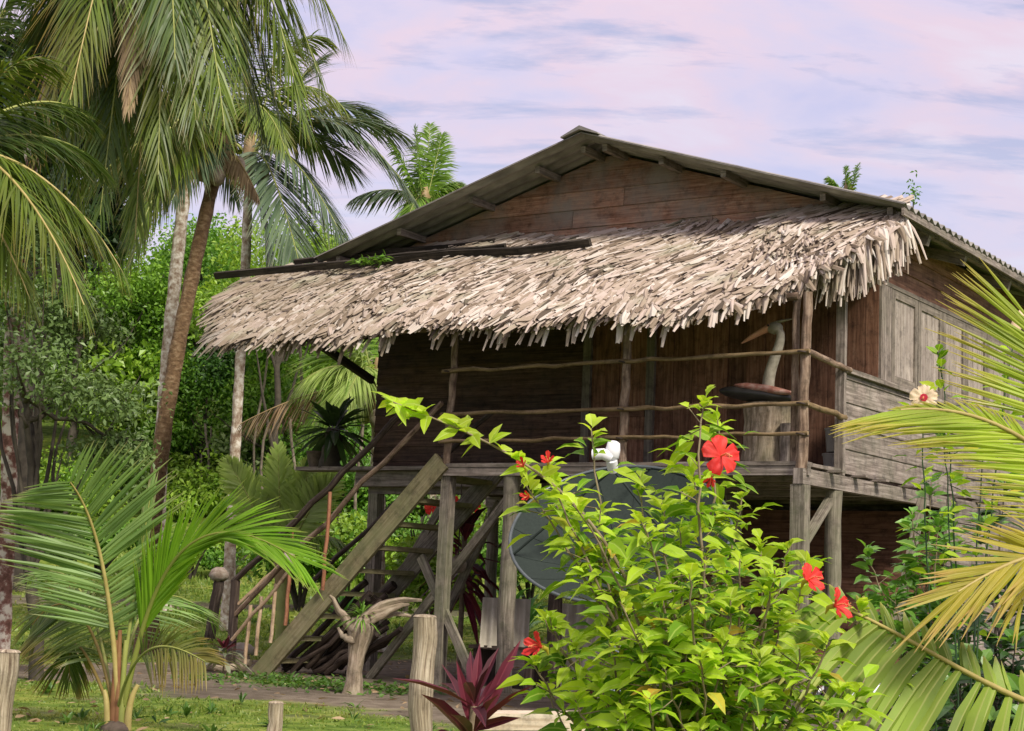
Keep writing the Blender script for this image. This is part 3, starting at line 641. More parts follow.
# veranda posts, rails
for p0, p1, r in (((-4.07, .03, DZ), (-4.0, .0, 3.90), .048), ((-1.93, .03, DZ), (-1.90, .0, 3.92), .055), ((-.02, .0, DZ-.1), (-.0, .04, 3.93), .058)):
    mb = MB(); mb.tube(wob(p0, p1, 12, .008), r*.84*np.linspace(1.08, .9, 12), 18, rough=.03, flute=.13); B(mb, 'veranda_post', 'pole_wood', smooth=True)
mb = MB(); mb.tube(wob((-.14, .1, DZ), (-.12, .08, 3.9), 10, .006), .034, 10, rough=.08); B(mb, 'veranda_post', 'pole_wood')
mb = MB(); mb.box((-.055, .87, DZ-.06), (.035, .93, 4.42), 2); B(mb, 'roof_post', 'grey_wood')
for z0, z1, r in ((3.31, 3.36, .030), (2.85, 2.87, .030), (2.56, 2.59, .027)):
    for a, b in ((-4.12, -1.9), (-1.98, .06)):
        mb = MB(); f = lambda x: z0+(z1-z0)*(x+4.1)/4.1
        mb.tube(wob((a, -.045, f(a)), (b, -.045+.01*(a > -3), f(b)), 12, .007), r*.72*(1+.12*np.sin(np.arange(12)*1.3)), 7, rough=.1); B(mb, 'rail', 'rail_wood', smooth=True)
for x, zz in ((-4.05, 3.31), (-4.05, 2.85), (-1.93, 3.33), (-1.93, 2.86), (-1.93, 2.57), (-.01, 3.355), (-.01, 2.87), (-.01, 2.585)):
    mb = MB()
    for k in range(3):
        th = np.linspace(0, 6.5, 16); mb.tube(np.stack([x+.055*np.cos(th), .0+.078*np.sin(th), zz+.02*np.sin(th*.5+k)+(k-1)*.014], -1), .006, 5)
    B(mb, 'lashing', 'dark_stick')
mb = MB(); mb.tube(wob((.02, -.02, 3.36), (.04, 1.0, 3.31), 9, .006), .032, 7, rough=.08); B(mb, 'rail', 'pole_wood', smooth=True)
mb = MB(); mb.tube(wob((.02, -.02, 2.87), (.02, .95, 2.84), 9, .006), .03, 7, rough=.08); B(mb, 'rail', 'rail_wood', smooth=True)
# thatched awning
TH = lambda y: 3.68+(y+.6)*.6
def xmin(y): return np.interp(y, [-.62, -.1, .65, 1.2, 1.87], [-6.75, -7.15, -7.85, -8.25, -8.2])
def xmax(y): return np.interp(y, [-.62, -.3, 0, .4, .8, 1.2, 1.87], [-1.4, -.80, -.44, -.04, .18, .40, .38])
def sag(x, y): return -.05*np.clip((.25-y)/.8, 0, 1)**2+.035*np.sin(x*1.3+y)+.03*np.sin(x*2.9-y*2)+.02*np.sin(x*5.3)-.05*np.clip((-5.5-x)/2, 0, 1)
mb = MB(); ys = np.linspace(-.34, 1.84, 9); us = np.linspace(0, 1, 30); top = []
for y in ys:
    xs = xmin(y)+.1+(xmax(y)-xmin(y)-.16)*us; top.append(np.stack([xs, np.full(30, y), TH(y)+sag(xs, y)-.03], -1))
top = np.array(top); lowr = top-A(0, 0, .07); v = np.concatenate([top.reshape(-1, 3), lowr.reshape(-1, 3)]); K = 9*30
i = (np.arange(29)[None]+np.arange(8)[:, None]*30).ravel(); q = np.stack([i, i+1, i+31, i+30], -1)
b1 = np.arange(29); b2 = b1+8*30; l1 = np.arange(8)*30; l2 = l1+29
side = [np.stack([b, b+1, b+1+K, b+K], -1) for b in (b1, b2)]+[np.stack([l, l+30, l+30+K, l+K], -1) for l in (l1, l2)]
f = np.concatenate([q, (q+K)[:, ::-1]]+side); mb.add(v, f, v[f][..., :2])
awn = B(mb, 'thatch_awning', 'thatch_under')
def thatch_strips():
    mb = MB()
    def strips(x, y, ln, wd, ang, lift0, lift1, dropz, curl, seg=3):
        n = len(x); base = np.stack([x, y, TH(y)+sag(x, y)+lift0], -1)
        d = np.stack([np.sin(ang), -np.cos(ang), -np.cos(ang)*.6], -1); d = nrm(d); nn = nrm(np.stack([0*x, 0*x-.5, 0*x+.85], -1)); s = nrm(np.cross(d, nn)+nn*rng.normal(0, .17, n)[:, None])
        ts = np.linspace(0, 1, seg+1); rows = []
        for t in ts:
            c = base+d*(ln*t)[:, None]+nn*(lift1*t**1.6)[:, None]-A(0, 0, 1)*(dropz*t*t)[:, None]+s*(curl*t*t)[:, None]
            k = (wd*(1-.1*t-.42*t**3))[:, None]*.5; rows += [c-s*k, c+nn*k*.55+s*k*.15, c+s*k]
        v = np.stack(rows, 1).reshape(-1, 3); i = (np.arange(n)*3*(seg+1))[:, None]
        ro = np.repeat(rng.uniform(0, 30, (n, 1, 1)), 4, 1); first = True
        for q in range(seg):
            for h in (0, 1):
                f = i+np.array([3*q+h, 3*q+h+1, 3*q+h+4, 3*q+h+3]); u0, u1 = ts[q], ts[q+1]; a0, a1 = wd*4*h, wd*4*(h+1)
                uv = np.stack([np.stack([u0*ln, a0], -1), np.stack([u0*ln, a1], -1), np.stack([u1*ln, a1], -1), np.stack([u1*ln, a0], -1)], 1)+ro
                mb.add(v if first else np.zeros((0, 3)), f if first else f-len(v), uv); first = False
    for y in np.arange(1.86, -.36, -.085):
        x0, x1 = float(xmin(y)), float(xmax(y)); n = int((x1-x0)/.026)
        x = rng.uniform(x0+.05, x1, n); yy = y+rng.normal(0, .035, n)
        flow = -.02-.55*np.clip((y-.5)/1.2, 0, 1)+.22*np.sin(x*.8+y)+.4*np.clip((x+6.5)/6, 0, 1)*np.sin(x*2.3+3*y)      # tangled lie of the leaves
        lo = np.clip((.75-yy)/1.0, 0, 1)
        strips(x, yy, rng.uniform(.22, .48, n)*(1-.3*lo), rng.uniform(.028, .072, n)*(1+.4*lo), flow+rng.normal(0, .22, n), rng.uniform(-.01, .03, n), rng.uniform(.0, .045, n), rng.uniform(0, .03, n)+lo*rng.uniform(.0, .07, n), rng.normal(0, .05, n))
    n = 620; x = np.linspace(-6.85, -1.0, n)+rng.normal(0, .03, n)                          # the hanging eave
    clump = .5+.5*np.sin(x*5.3+np.sin(x*2.7)*2)
    for k in range(2):
        m_ = len(x); yy = -.24-.07*k+rng.normal(0, .06, m_)
        strips(x, yy, rng.uniform(.12, .27, m_), rng.uniform(.03, .08, m_), rng.normal(-.1, .35, m_), rng.uniform(-.05, .02, m_), rng.uniform(-.02, .03, m_), rng.uniform(.0, .13, m_)*(.4+.9*clump), rng.normal(0, .04, m_))
    n = 46; x = rng.uniform(-6.4, -1.1, n); strips(x, np.full(n, -.33), rng.uniform(.14, .24, n), rng.uniform(.05, .10, n), rng.normal(-.15, .15, n), np.full(n, -.06), np.full(n, -.03), rng.uniform(.10, .22, n), rng.normal(0, .02, n))
    n = 330; y = rng.uniform(-.3, 1.25, n); x = xmax(y)-.05+rng.normal(0, .07, n)             # raked end over the corner post
    strips(x, y, rng.uniform(.12, .27, n), rng.uniform(.035, .085, n), rng.normal(.05, .5, n), rng.uniform(-.05, .03, n), rng.uniform(-.03, .02, n), rng.uniform(.04, .15, n), rng.normal(0, .05, n))
    n = 460; y = rng.uniform(.7, 1.55, n); x = xmax(y)+rng.uniform(-.22, .05, n)             # bleached tuft at the upper corner
    strips(x, y, rng.uniform(.2, .36, n), rng.uniform(.02, .055, n), rng.normal(.1, .5, n), rng.uniform(-.05, .04, n), rng.uniform(-.02, .03, n), rng.uniform(.28, .50, n), rng.normal(0, .05, n), 4)
    n = 260; y = rng.uniform(-.2, 1.8, n); x = xmin(y)+.05+rng.normal(0, .08, n)
    strips(x, y, rng.uniform(.22, .4, n), rng.uniform(.03, .07, n), rng.normal(-.9, .4, n), rng.uniform(-.04, .02, n), rng.uniform(-.03, .02, n), rng.uniform(.03, .2, n), rng.normal(0, .04, n))
    return B(mb, 'palm_leaf_layer', 'thatch', awn)
thatch_strips()
for p0, p1, w_ in (((-8.68, 1.22, TH(1.22)+.10), (-3.05, 1.12, TH(1.12)+.14), .085), ((-7.6, 1.5, TH(1.5)+.09), (-4.6, 1.55, TH(1.55)+.10), .06), ((-6.3, 1.18, TH(1.18)+.15), (-4.2, 1.17, TH(1.17)+.17), .05)):
    mb = MB(); p = wob(p0, p1, 7, .012)
    for a, b in zip(p, p[1:]): mb.bar(a, b+(b-a)*.004, .05, w_, up=(0, -.5, .85))
    B(mb, 'batten', 'black_board', awn)
mb = MB(); mb.bar((-6.5, 1.8, 3.52), (-6.5, .2, 3.98), .06, .09); B(mb, 'awning_strut', 'black_board')
mb = MB(); mb.tube(wob((-6.7, -.27, 3.72), (-.8, -.27, 3.74), 14, .01), .035, 7); mb.tube(wob((-4.2, .02, 3.89), (-.1, .05, 3.9), 10, .01), .04, 7); B(mb, 'awning_pole', 'pole_wood')
# staircase
S0, S1 = A(-4.10, 0, 2.36), A(-6.45, 0, -.02)
def string(y0, y1, mat):
    mb = MB(); d = S1-S0; up = nrm(A(-d[2], 0, d[0]))*-.11; up = up if up[2] > 0 else -up
    mb.hexa([[*(S0+s*up)[[0]], y, (S0+s*up)[2]] for s, y in ((-1, y0), (-1, y0+.05), (1, y0+.05), (1, y0))]+[[*(S1+s*up)[[0]], y, (S1+s*up)[2]] for s, y in ((-1, y1), (-1, y1+.05), (1, y1+.05), (1, y1))])
    return mb
stair = B(string(-.03, -.06, 'mossy_board'), 'staircase', 'mossy_board')
B(string(1.05, .98, 'mossy_board'), 'stringer', 'post_wood', stair)
for k in range(9):
    t = (k+.6)/9.3; c = S0+(S1-S0)*t; mb = MB(); mb.box((c[0]-.17, -.005, c[2]-.03), (c[0]+.13, 1.0, c[2]+.02), 1); B(mb, 'tread', 'mossy_board', stair)
mb = MB(); mb.bar((-6.86, -.05, -.05), (-6.86, -.05, 1.02), .075, .075, up=(1, 0, 0)); B(mb, 'newel_post', 'dark_stick', stair)
for p0, p1, r, mt in (((-6.9, -.05, .99), (-4.55, .0, 2.96), .036, 'dark_stick'), ((-6.85, -.05, .62), (-4.12, -.02, 2.98), .031, 'pole_wood'), ((-6.75, 1.02, .95), (-4.15, 1.0, 3.0), .030, 'dark_stick')):
    mb = MB(); mb.tube(wob(p0, p1, 12, .012), r, 8, rough=.08); B(mb, 'handrail', mt, stair)
for x, z0, z1, mt in ((-5.55, .95, 2.02, 'red_stick'), (-6.05, .55, 1.52, 'red_stick'), (-6.45, .2, .85, 'pale_stick'), (-6.6, .1, .75, 'pale_stick'), (-6.25, .35, 1.0, 'pale_stick')):
    mb = MB(); mb.tube(wob((x, -.10, z0), (x+.03, -.10, z1), 7, .006), .022, 7); B(mb, 'baluster', mt, stair)
for p0, p1 in (((-6.8, -.12, .35), (-5.9, -.13, 1.25)), ((-6.83, -.02, .75), (-6.3, .2, 1.32)), ((-6.8, .9, .5), (-5.7, .95, 1.5))):
    mb = MB(); mb.tube(wob(p0, p1, 7, .006), .021, 7); B(mb, 'stick_rail', 'pale_stick', stair)
# enclosed store under the back of the house
mb = MB(); z = 0
while z < 2.05:
    mb.hexa([[-3.2, 3.885, z], [-3.2, 3.93, z], [-3.2, 3.93, z+.2], [-3.2, 3.905, z+.2], [.0, 3.885, z], [.0, 3.93, z], [.0, 3.93, z+.2], [.0, 3.905, z+.2]]); z += .19
B(mb, 'store_front', 'wall_red')
mb = MB(); z = 0
while z < 2.05:
    mb.box((.004, 3.885, z), (.04+.01*random.random(), 7.2, z+.24), 1); mb.box((-3.2, 7.1, z), (0, 7.13, z+.24), 0); mb.box((-3.23, 3.93, z), (-3.202, 7.1, z+.24), 1); z += .25
B(mb, 'store_side', 'grey_wood')

# ------------------------------------------------------------------ things on the veranda
def HT(name, loc, label, cat, group=None, rz=0): return thing(name, HW(*loc), label, cat, group, rz=-YAW+rz)
t = HT('tree_stump', (-.62, .55, DZ), 'thick grey tree stump standing on the veranda as pedestal of the carved bird', 'stump')
mb = MB(); mb.tube(wob((0, 0, 0), (0, 0, .62), 7, .008), [.25, .235, .225, .22, .225, .23, .23], 24, rough=.01, flute=.05); mb.build('bole', M['stump'], t)
mb = MB(); mb.lathe((0, 0, .621), [(.22, 0), (.19, .004)], 14); mb.build('cut_face', M['fence_wood'], t)
t = HT('tree_stump', (-.30, .42, DZ), 'short pale stump on the veranda floor by the corner post', 'stump'); mb = MB(); mb.tube(wob((0, 0, 0), (0, 0, .40), 5, .006), .12, 12, rough=.06); mb.build('bole', M['grey_wood'], t)
t = HT('bird_carving', (-.70, .45, DZ+.625), 'carved wooden long necked bird with pinkish beak and russet wings on the veranda stump', 'bird carving')
mb = MB(); mb.blob((.0, 0, .07), (.40, .19, .075), 20, 10, rot=Matrix.Rotation(.12, 3, 'Y')); mb.build('body', M['bird_black'], t, smooth=True)
mb = MB()
for s in (-1, 1): mb.blob((.1, s*.08, .11), (.30, .10, .048), 18, 10, jit=.07, rot=Matrix.Rotation(.15, 3, 'Y'))
mb.build('wing', M['bird_wing'], t, smooth=True)
mb = MB(); nk = bez([(.13, 0, .08), (.08, 0, .38), (.36, 0, .62), (.24, 0, .74), (.16, 0, .70)], 22); mb.tube(nk, np.concatenate([np.linspace(.062, .040, 15), np.linspace(.040, .050, 7)]), 12)
mb.blob((.18, 0, .72), (.085, .06, .06), 14, 9); nek = mb.build('neck', M['bird_grey'], t, smooth=True)
mb = MB(); mb.tube(bez([(.15, 0, .735), (.02, 0, .69), (-.17, 0, .585)], 9), [.052, .05, .046, .042, .038, .034, .028, .02, .008], 10, flat=.75); mb.build('beak', M['bird_beak'], t, smooth=True)
mb = MB(); mb.tube(bez([(.17, 0, .765), (.26, 0, .79), (.37, 0, .80)], 7), [.03, .032, .03, .026, .022, .016, .006], 8, flat=.5); mb.build('crest', M['bird_grey'], t, smooth=True)
mb = MB()
for s in (-1, 1): mb.blob((.135, s*.052, .74), .012, 8, 6)
mb.build('eye', M['bird_black'], t, smooth=True)
for (x, y, z0, rr, hh, lb) in ((-.28, 1.45, DZ, .13, .20, 'grey plastic bucket on the veranda floor under a second bucket'), (-.27, 1.44, DZ+.215, .115, .24, 'grey plastic bucket stacked bottom up on another bucket')):
    t = HT('bucket', (x, y, z0), lb, 'bucket'); mb = MB(); mb.lathe((0, 0, 0), [(rr*.85, 0), (rr*.93, hh*.5), (rr, hh*.9)], 18); mb.build('body', M['bucket'], t, smooth=True)
    mb = MB(); mb.lathe((0, 0, hh*.9), [(rr*1.06, 0), (rr*1.06, hh*.1)], 18); mb.build('rim', M['bucket'], t)
# rosette plant on the wall ledge
t = HT('rosette_plant', (-6.98, 1.66, DZ+.11), 'dark leaved rosette plant with a black stem standing on the wall ledge', 'plant')
mb = MB(); mb.tube(wob((0, 0, .0), (.03, 0, .48), 8, .01), np.linspace(.14, .085, 8), 12, rough=.12); mb.build('stem', M['pot'], t)
mb = MB(); n = 74; az = rng.uniform(0, 6.28, n); el = rng.uniform(-.7, 1.25, n); d = np.stack([np.cos(az)*np.cos(el), np.sin(az)*np.cos(el), np.sin(el)], -1)
leaves(mb, A(.03, 0, .46)+d*.06, d, A(0, 0, 1)+.1*d+rng.normal(0, .2, (n, 3)), rng.uniform(.38, .6, n), rng.uniform(.08, .12, n), fold=.3, droop=.28, shape=(.35, .7, .8, .6)); mb.build('foliage', M['yucca'], t)
t = HT('flower_pot', (-7.22, 1.68, DZ+.11), 'small dull clay pot beside the rosette plant on the ledge', 'pot'); mb = MB(); mb.lathe((0, 0, 0), [(.08, 0), (.11, .1), (.12, .17)], 14); mb.build('body', M['dark_husk'], t, smooth=True); mb = MB(); mb.lathe((0, 0, .17), [(.13, 0), (.13, .03)], 14); mb.build('rim', M['dark_husk'], t)
# fern on the thatch batten
t = HT('fern', (-6.1, 1.1, TH(1.1)+.16), 'small bright fern rooted on the black thatch batten', 'fern'); mb = MB(); n = 90; b = np.stack([rng.uniform(-.2, .3, n), rng.uniform(-.06, .06, n), rng.uniform(-.04, .03, n)], -1); d = rng.normal(0, 1, (n, 3)); d[:, 2] = np.abs(d[:, 2])*.6-.15
leaves(mb, b, d, rng.normal(0, .4, (n, 3))+A(0, 0, 1), rng.uniform(.07, .15, n), rng.uniform(.02, .04, n)); mb.build('foliage', M['fern'], t)
# ------------------------------------------------------------------ round the stairs
for k in range(22):
    t = k % 11; lvl = k//11
    x0 = -6.42+t*.05+rng.normal(0, .04); zz = .05+t*.012
    a = HW(x0, .15+.72*rng.random(), .03+.05*lvl); b = HW(x0+1.05+rng.normal(0, .12), .2+.7*rng.random(), .92-t*.03+.10*lvl+rng.normal(0, .06))
    if t > 6: b = a+(b-a)*.8
    mb = MB(); mb.tube(wob(A(0, 0, 0), b-a, 8, .014), rng.uniform(.028, .05), 7, rough=.1); o = mb.build('stick', M['dark_stick']); o.location = [float(v) for v in a]
    tag(o, 'dark rotting stick leaning in the pile under the staircase', 'stick', 'sticks piled under the staircase')
for (x, y, r, mt, lb) in ((-6.0, -.17, .085, 'coconut', 'pale old coconut hung on a red stick of the stair rail'),):
    t = HT('coconut_ornament', (x, y, 1.27), lb, 'coconut'); mb = MB(); mb.blob((0, 0, 0), (r, r, r*1.08), 16, 10, jit=.04); mb.build('husk', M[mt], t, smooth=True)
    mb = MB(); mb.tube([(0, .05, -.1), (0.0, .05, .3)], .012, 6); mb.build('hanging_cord', M['red_stick'], t)
t = thing('coconut_ornament', P(458, 564, 19.3), 'brown coconut planter hung with a red leaved plant under the deck', 'coconut'); mb = MB(); mb.blob((0, 0, 0), .10, 16, 10, jit=.05); mb.build('husk', M['coconut'], t, smooth=True)
mb = MB(); mb.tube([(0, 0, .08), (0, .05, 1.0)], .008, 6); mb.build('hanging_cord', M['dark_stick'], t)

def rosette(name, loc, label, cat, n, ln, wd, mat, el=(.1, 1.3), stem=0, droop=.35, stem_mat='hib_stem', shape=(.3, .62, .75, .55), spread=.12, fold=.3):
    t = thing(name, loc, label, cat); mb = MB()
    az = np.arange(n)*2.4+rng.normal(0, .3, n); e = np.linspace(el[0], el[1], n)+rng.normal(0, .12, n)
    d = np.stack([np.cos(az)*np.cos(e), np.sin(az)*np.cos(e), np.sin(e)], -1); z = stem*(.55+.45*np.linspace(0, 1, n))
    leaves(mb, np.stack([0*z, 0*z, z], -1)+d*.015, d, np.cross(np.cross(d, A(0, 0, 1)), d)+rng.normal(0, spread, (n, 3)), ln*rng.uniform(.75, 1.1, n), wd*rng.uniform(.8, 1.15, n), fold=fold, droop=droop, shape=shape)
    mb.build('foliage', M[mat], t)
    mb = MB(); mb.tube(wob((0, 0, -.05), (0, 0, max(stem, .06)), 6, .004), max(.012, stem*.02), 7); mb.build('stem', M[stem_mat], t); return t

t = rosette('bromeliad', HW(-6.62, -.42, 0), 'pale and maroon leaved rosette planted at the foot of the stairs', 'bromeliad', 16, .34, .075, 'brom', (-.2, .5), .22, .5)
mb = MB(); n = 12; az = np.arange(n)*2.4; e = np.linspace(.3, 1.2, n); d = np.stack([np.cos(az)*np.cos(e), np.sin(az)*np.cos(e), np.sin(e)], -1); leaves(mb, A(0, 0, .24)+d*.02, d, A(0, 0, 1)+.3*d, .24, .06, droop=.3); mb.build('red_center_leaf', M['ti'], t)
rosette('cordyline', P(462, 600, 21.5)*A(1, 1, 0), 'tall maroon cordyline growing behind the deck stilts', 'cordyline', 40, .75, .12, 'ti', (-.7, 1.2), 1.75, .45)
# driftwood stump with fern
t = thing('driftwood_stump', G(352, 694), 'gnarled grey driftwood stump with a broken arm of wood before the stairs', 'stump')
mb = MB(); mb.tube(wob((0, 0, -.05), (.05, .02, .72), 10, .006), [.12, .088, .076, .072, .074, .082, .095, .115, .13, .09], 28, rough=.03, flute=.2); bole = mb.build('bole', M['stump'], t)
mb = MB()
for c, r0 in (([(.02, 0, .62), (.22, -.02, .80), (.50, .02, .86)], .085), ([(.08, 0, .70), (.25, .03, .92), (.62, .02, .91)], .055), ([(0, 0, .6), (-.14, .02, .72), (-.25, 0, .92)], .065), ([(.0, -.03, .52), (-.1, -.04, .50), (-.17, -.03, .62)], .045), ([(.1, .03, .7), (.3, .08, .78), (.52, .1, .75)], .045)):
    p = bez([A(*q) for q in c], 9); mb.tube(p+rng.normal(0, .006, p.shape), np.linspace(r0, .012, 9), 14, rough=.05, flute=.28)
mb.build('broken_limb', M['stump'], t)
rosette('fern', G(352, 694)+A(.05, .02, .66), 'bright fern growing out of the driftwood stump top', 'fern', 64, .27, .020, 'fern', (-.1, 1.3), .08, .5)
# corrugated sheets leaning under the house
def sheet(name, loc, wdt, hgt, tilt, rz, label):
    t = thing(name, loc, label, 'roof sheet', rz=rz); nx = 60; xs = np.linspace(-wdt/2, wdt/2, nx); mb = MB(); rows = []
    for off in (0, .01):
        for h in (0, hgt*.5, hgt): rows.append(np.stack([xs, -h*math.sin(tilt)*-1+.034*np.sin(xs*2*math.pi/.115)+off, np.full(nx, h*math.cos(tilt))], -1))
    v = np.concatenate(rows); f = []
    for l in (0, 1):
        for a in (0, 1): i = np.arange(nx-1)+(l*3+a)*nx; f.append(np.stack([i, i+1, i+nx+1, i+nx], -1))
    for a in (0, 2): i = np.arange(nx-1)+a*nx; f.append(np.stack([i, i+1, i+3*nx+1, i+3*nx], -1))
    f = np.concatenate(f); mb.add(v, f); mb.build('sheet', M['roof_sheet2'], t, smooth=True); return t
sheet('roofing_sheet', HW(-3.72, .75, .42), .52, .60, .5, -.05, 'short corrugated roofing sheet tilted on a ledge between the deck stilts')
sheet('roofing_sheet', HW(-3.05, 1.1, -.01), .5, .95, .22, -.35, 'upright grey corrugated sheet leaning behind the thick stilt')
t = HT('timber_bench', (-3.72, .92, 0), 'low plank shelf carrying the tilted roofing sheet under the deck', 'shelf'); mb = MB(); mb.box((-.4, -.25, .40), (.4, .25, .44), 0); mb.build('top', M['dark_stick'], t)
for a in (-.33, .33):
    mb = MB(); mb.box((a-.04, -.2, -.02), (a+.04, .2, .398), 2); mb.build('leg', M['dark_stick'], t)
# satellite dish
dc = P(620, 531, 15.3); ax = nrm(A(-.16, -.62, .76))
t = thing('satellite_dish', dc*A(1, 1, 0), 'large dark mesh satellite dish facing the sky in front of the veranda', 'satellite dish')
o_ = dc-dc*A(1, 1, 0); R_ = .99; F_ = .86
prof = [(R_*k/12+.002, (R_*k/12)**2/(4*F_)*1.2) for k in range(13)]; dep = prof[-1][1]
mb = MB(); mb.lathe(o_-ax*dep, prof, 48, axis=ax, cap=False); mb.lathe(o_-ax*(dep+.015), prof, 48, axis=ax, cap=False); mb.build('bowl', M['dish'], t, smooth=True)
s1 = nrm(np.cross(ax, A(0, 0, 1))); s2 = np.cross(ax, s1); th = np.linspace(0, 2*math.pi, 65)
mb = MB(); mb.tube([o_+R_*(math.cos(a)*s1+math.sin(a)*s2) for a in th], .016, 6, cap=False); mb.build('rim', M['dish_rim'], t, smooth=True)
mb = MB()
for k in range(16):
    a = k*math.pi/8; mb.tube([o_-ax*dep+(math.cos(a)*s1+math.sin(a)*s2)*r+ax*(h+.002) for r, h in prof[1:]], .004, 4, cap=False)
mb.build('rib', M['dish'], t)
fp = o_-ax*dep+ax*1.02
lnb = MB(); lnb.lathe(fp-ax*.02, [(.045, 0), (.05, .05), (.05, .12)], 16, axis=ax); lnb.tube([fp+ax*.12, fp+ax*.16+s1*.07, fp+ax*.15+s1*.16], .05, 12); lnb.lathe(fp+ax*.10, [(.03, 0), (.06, .02), (.065, .09), (.055, .15), (.03, .165)], 16, axis=(.1, .1, 1)); fd = lnb.build('feed_horn', M['white_plastic'], t)
mb = MB()
for k in range(3):
    a = k*2.09+.4; mb.tube([o_+R_*.98*(math.cos(a)*s1+math.sin(a)*s2), fp], .012, 6)
mb.build('feed_strut', M['dish'], t)
mb = MB(); mb.tube([(0, .12, -.05), (0, .12, o_[2]-dep*.75)], .06, 12); mb.build('mast', M['pale_blue'], t)
# fence posts, rail
def fpost(px, py, d, wpx, label, zb=-.1, top='flat', lean=(0, 0)):
    tp = P(px, py, d); r = wpx/FPX*d/2; b = A(tp[0]+lean[0], tp[1]+lean[1], 0); t = thing('fence_post', b, label, 'fence post', 'weathered fence posts of the yard'); mb = MB()
    p = wob((0, 0, zb), tp-b, 12, .005); rr = r*(1+.06*np.sin(np.arange(12)*1.9)); rr[-1] *= .93
    mb.tube(p, rr, 30, rough=.012, flat=.85, flute=.07); mb.build('shaft', M['fence_wood'], t)
    mb = MB(); mb.lathe(tp-b+A(0, 0, .0), [(r*.9, 0), (r*.75, .008), (r*.2, .012)], 14); mb.build('cut_top', M['fence_wood'], t)
fpost(425, 617, 7.3, 27, 'tall bleached fence post behind the maroon cordyline')
fpost(7, 652, 7.0, 30, 'thick brown fence post beside the young coconut palm', lean=(-.03, 0))
fpost(276, 703, 9.0, 17, 'small stubby white topped fence post on the grass before the stairs')
t = thing('bollard_post', G(208, 648), 'dark round yard post capped with an old coconut', 'post'); mb = MB(); mb.tube(wob((0, 0, -.1), (.10, 0, 1.0), 9, .006), .082, 16, rough=.02, flute=.08); mb.build('shaft', M['dark_stick'], t); mb = MB(); mb.blob((.10, 0, 1.08), (.145, .145, .115), 18, 10, jit=.09); mb.build('coconut_cap', M['coconut'], t, smooth=True)
a, b = P(486, 720, 7.6), P(770, 722, 7.5)
t = thing('plank_bench', (a+b)/2*A(1, 1, 0), 'bleached thick plank laid low behind the cordyline', 'plank'); mb = MB(); c = (a+b)/2*A(1, 1, 0); mb.bar(a-c, b-c, .22, .07); mb.build('top', M['plank_pale'], t)
for k in (.15, .85):
    p = a+(b-a)*k-c; mb = MB(); mb.tube([(p[0], p[1], -.05), (p[0], p[1], p[2]-.037)], .06, 9); mb.build('leg', M['fence_wood'], t)
o = G(232, 655); 
mb = MB(); mb.blob((0, 0, .05), (.19, .14, .12), 14, 9, jit=.08); r_ = mb.build('stone', M['rock'], None, smooth=True); r_.location = G(242, 655); tag(r_, 'pale rounded stone on the grass behind the stair foot', 'stone')
for k, (x0, y0, x1, y1) in enumerate(((190, 657, 248, 661), (196, 664, 250, 667), (205, 671, 246, 672))):
    a, b = G(x0, y0), G(x1, y1); mb = MB(); mb.tube(wob(A(0, 0, .04), b-a+A(0, 0, .04), 6, .01), .045, 8, rough=.1); o = mb.build('log', M['fence_wood']); o.location = [float(v) for v in a]
    tag(o, 'thin grey log lying on the ground %s' % ('farthest from the camera beside the stair foot', 'in the middle of three beside the stair foot', 'shortest of three beside the stair foot')[k], 'log', 'grey logs lying by the stair foot')
# crumpled cloth on the ground
t = thing('cloth_bundle', G(886, 712), 'crumpled white cloth with dark stripes lying below the frond', 'cloth'); mb = MB()
gx, gy = np.meshgrid(np.linspace(-.75, .55, 30), np.linspace(-.5, .5, 20)); gz = .12+.24*np.exp(-(gx**2*3+gy**2*5))+.05*np.sin(gx*13+gy*4)+.04*np.sin(gy*17-gx*6)
v = np.stack([gx, gy, gz], -1).reshape(-1, 3); i = (np.arange(29)[None]+np.arange(19)[:, None]*30).ravel(); q = np.stack([i, i+1, i+31, i+30], -1); mb.add(v, q, v[q][..., :2])
m, nt, out = newmat('striped cloth'); tcx = N(nt, 'TexCoord'); wv = N(nt, 'TexWave', Scale=2.6, Distortion=3); nt.links.new(tcx.outputs['UV'], wv.inputs[0]); rw_ = ramp(nt, [(.06, (.05, .05, .06)), (.14, (.72, .73, .78))], wv.outputs[0]); bs = N(nt, 'BsdfPrincipled', Roughness=.8); nt.links.new(rw_.outputs[0], bs.inputs[0]); nt.links.new(bs.outputs[0], out.inputs[0])
cl_ = mb.build('fabric', m, t, smooth=True); md = cl_.modifiers.new('thick', 'SOLIDIFY'); md.thickness = .02

# ------------------------------------------------------------------ palms
def palm(name, label, base, trunk_pts, r0, r1, tmat, origin, specs, lmax, wd, group=None, nuts=0, flare=1.6, crownshaft=.5):
    base = np.asarray(base, float); t = thing(name, base, label, 'palm tree', group)
    trunk_obj(t, base, trunk_pts, r0, r1, M[tmat], flare=flare)
    mb = MB(); o = np.asarray(origin)-base; mb.blob(o, (r1*1.5, r1*1.5, crownshaft), 10, 8, jit=.12); mb.build('crownshaft', M['rachis_d'], t)
    for k in range(nuts):
        mb = MB(); a = k*2.4; mb.blob(o+A(math.cos(a)*.24, math.sin(a)*.24, -.22-.1*(k % 3)), (.11, .11, .15), 12, 8); mb.build('coconut', M['rachis' if k % 2 else 'coconut'], t, smooth=True)
    crown_fronds(t, origin, specs, base, lmax, wd); return t
def F(o, x, y, d, rise, a, b='rachis', **k): return dict(ctrl=droopy(o, P(x, y, d), rise), mats=(a, b), **k)
def ground_z(p): p = np.asarray(p, float).copy(); p[2] = float(terrain(p[0], p[1])); return p

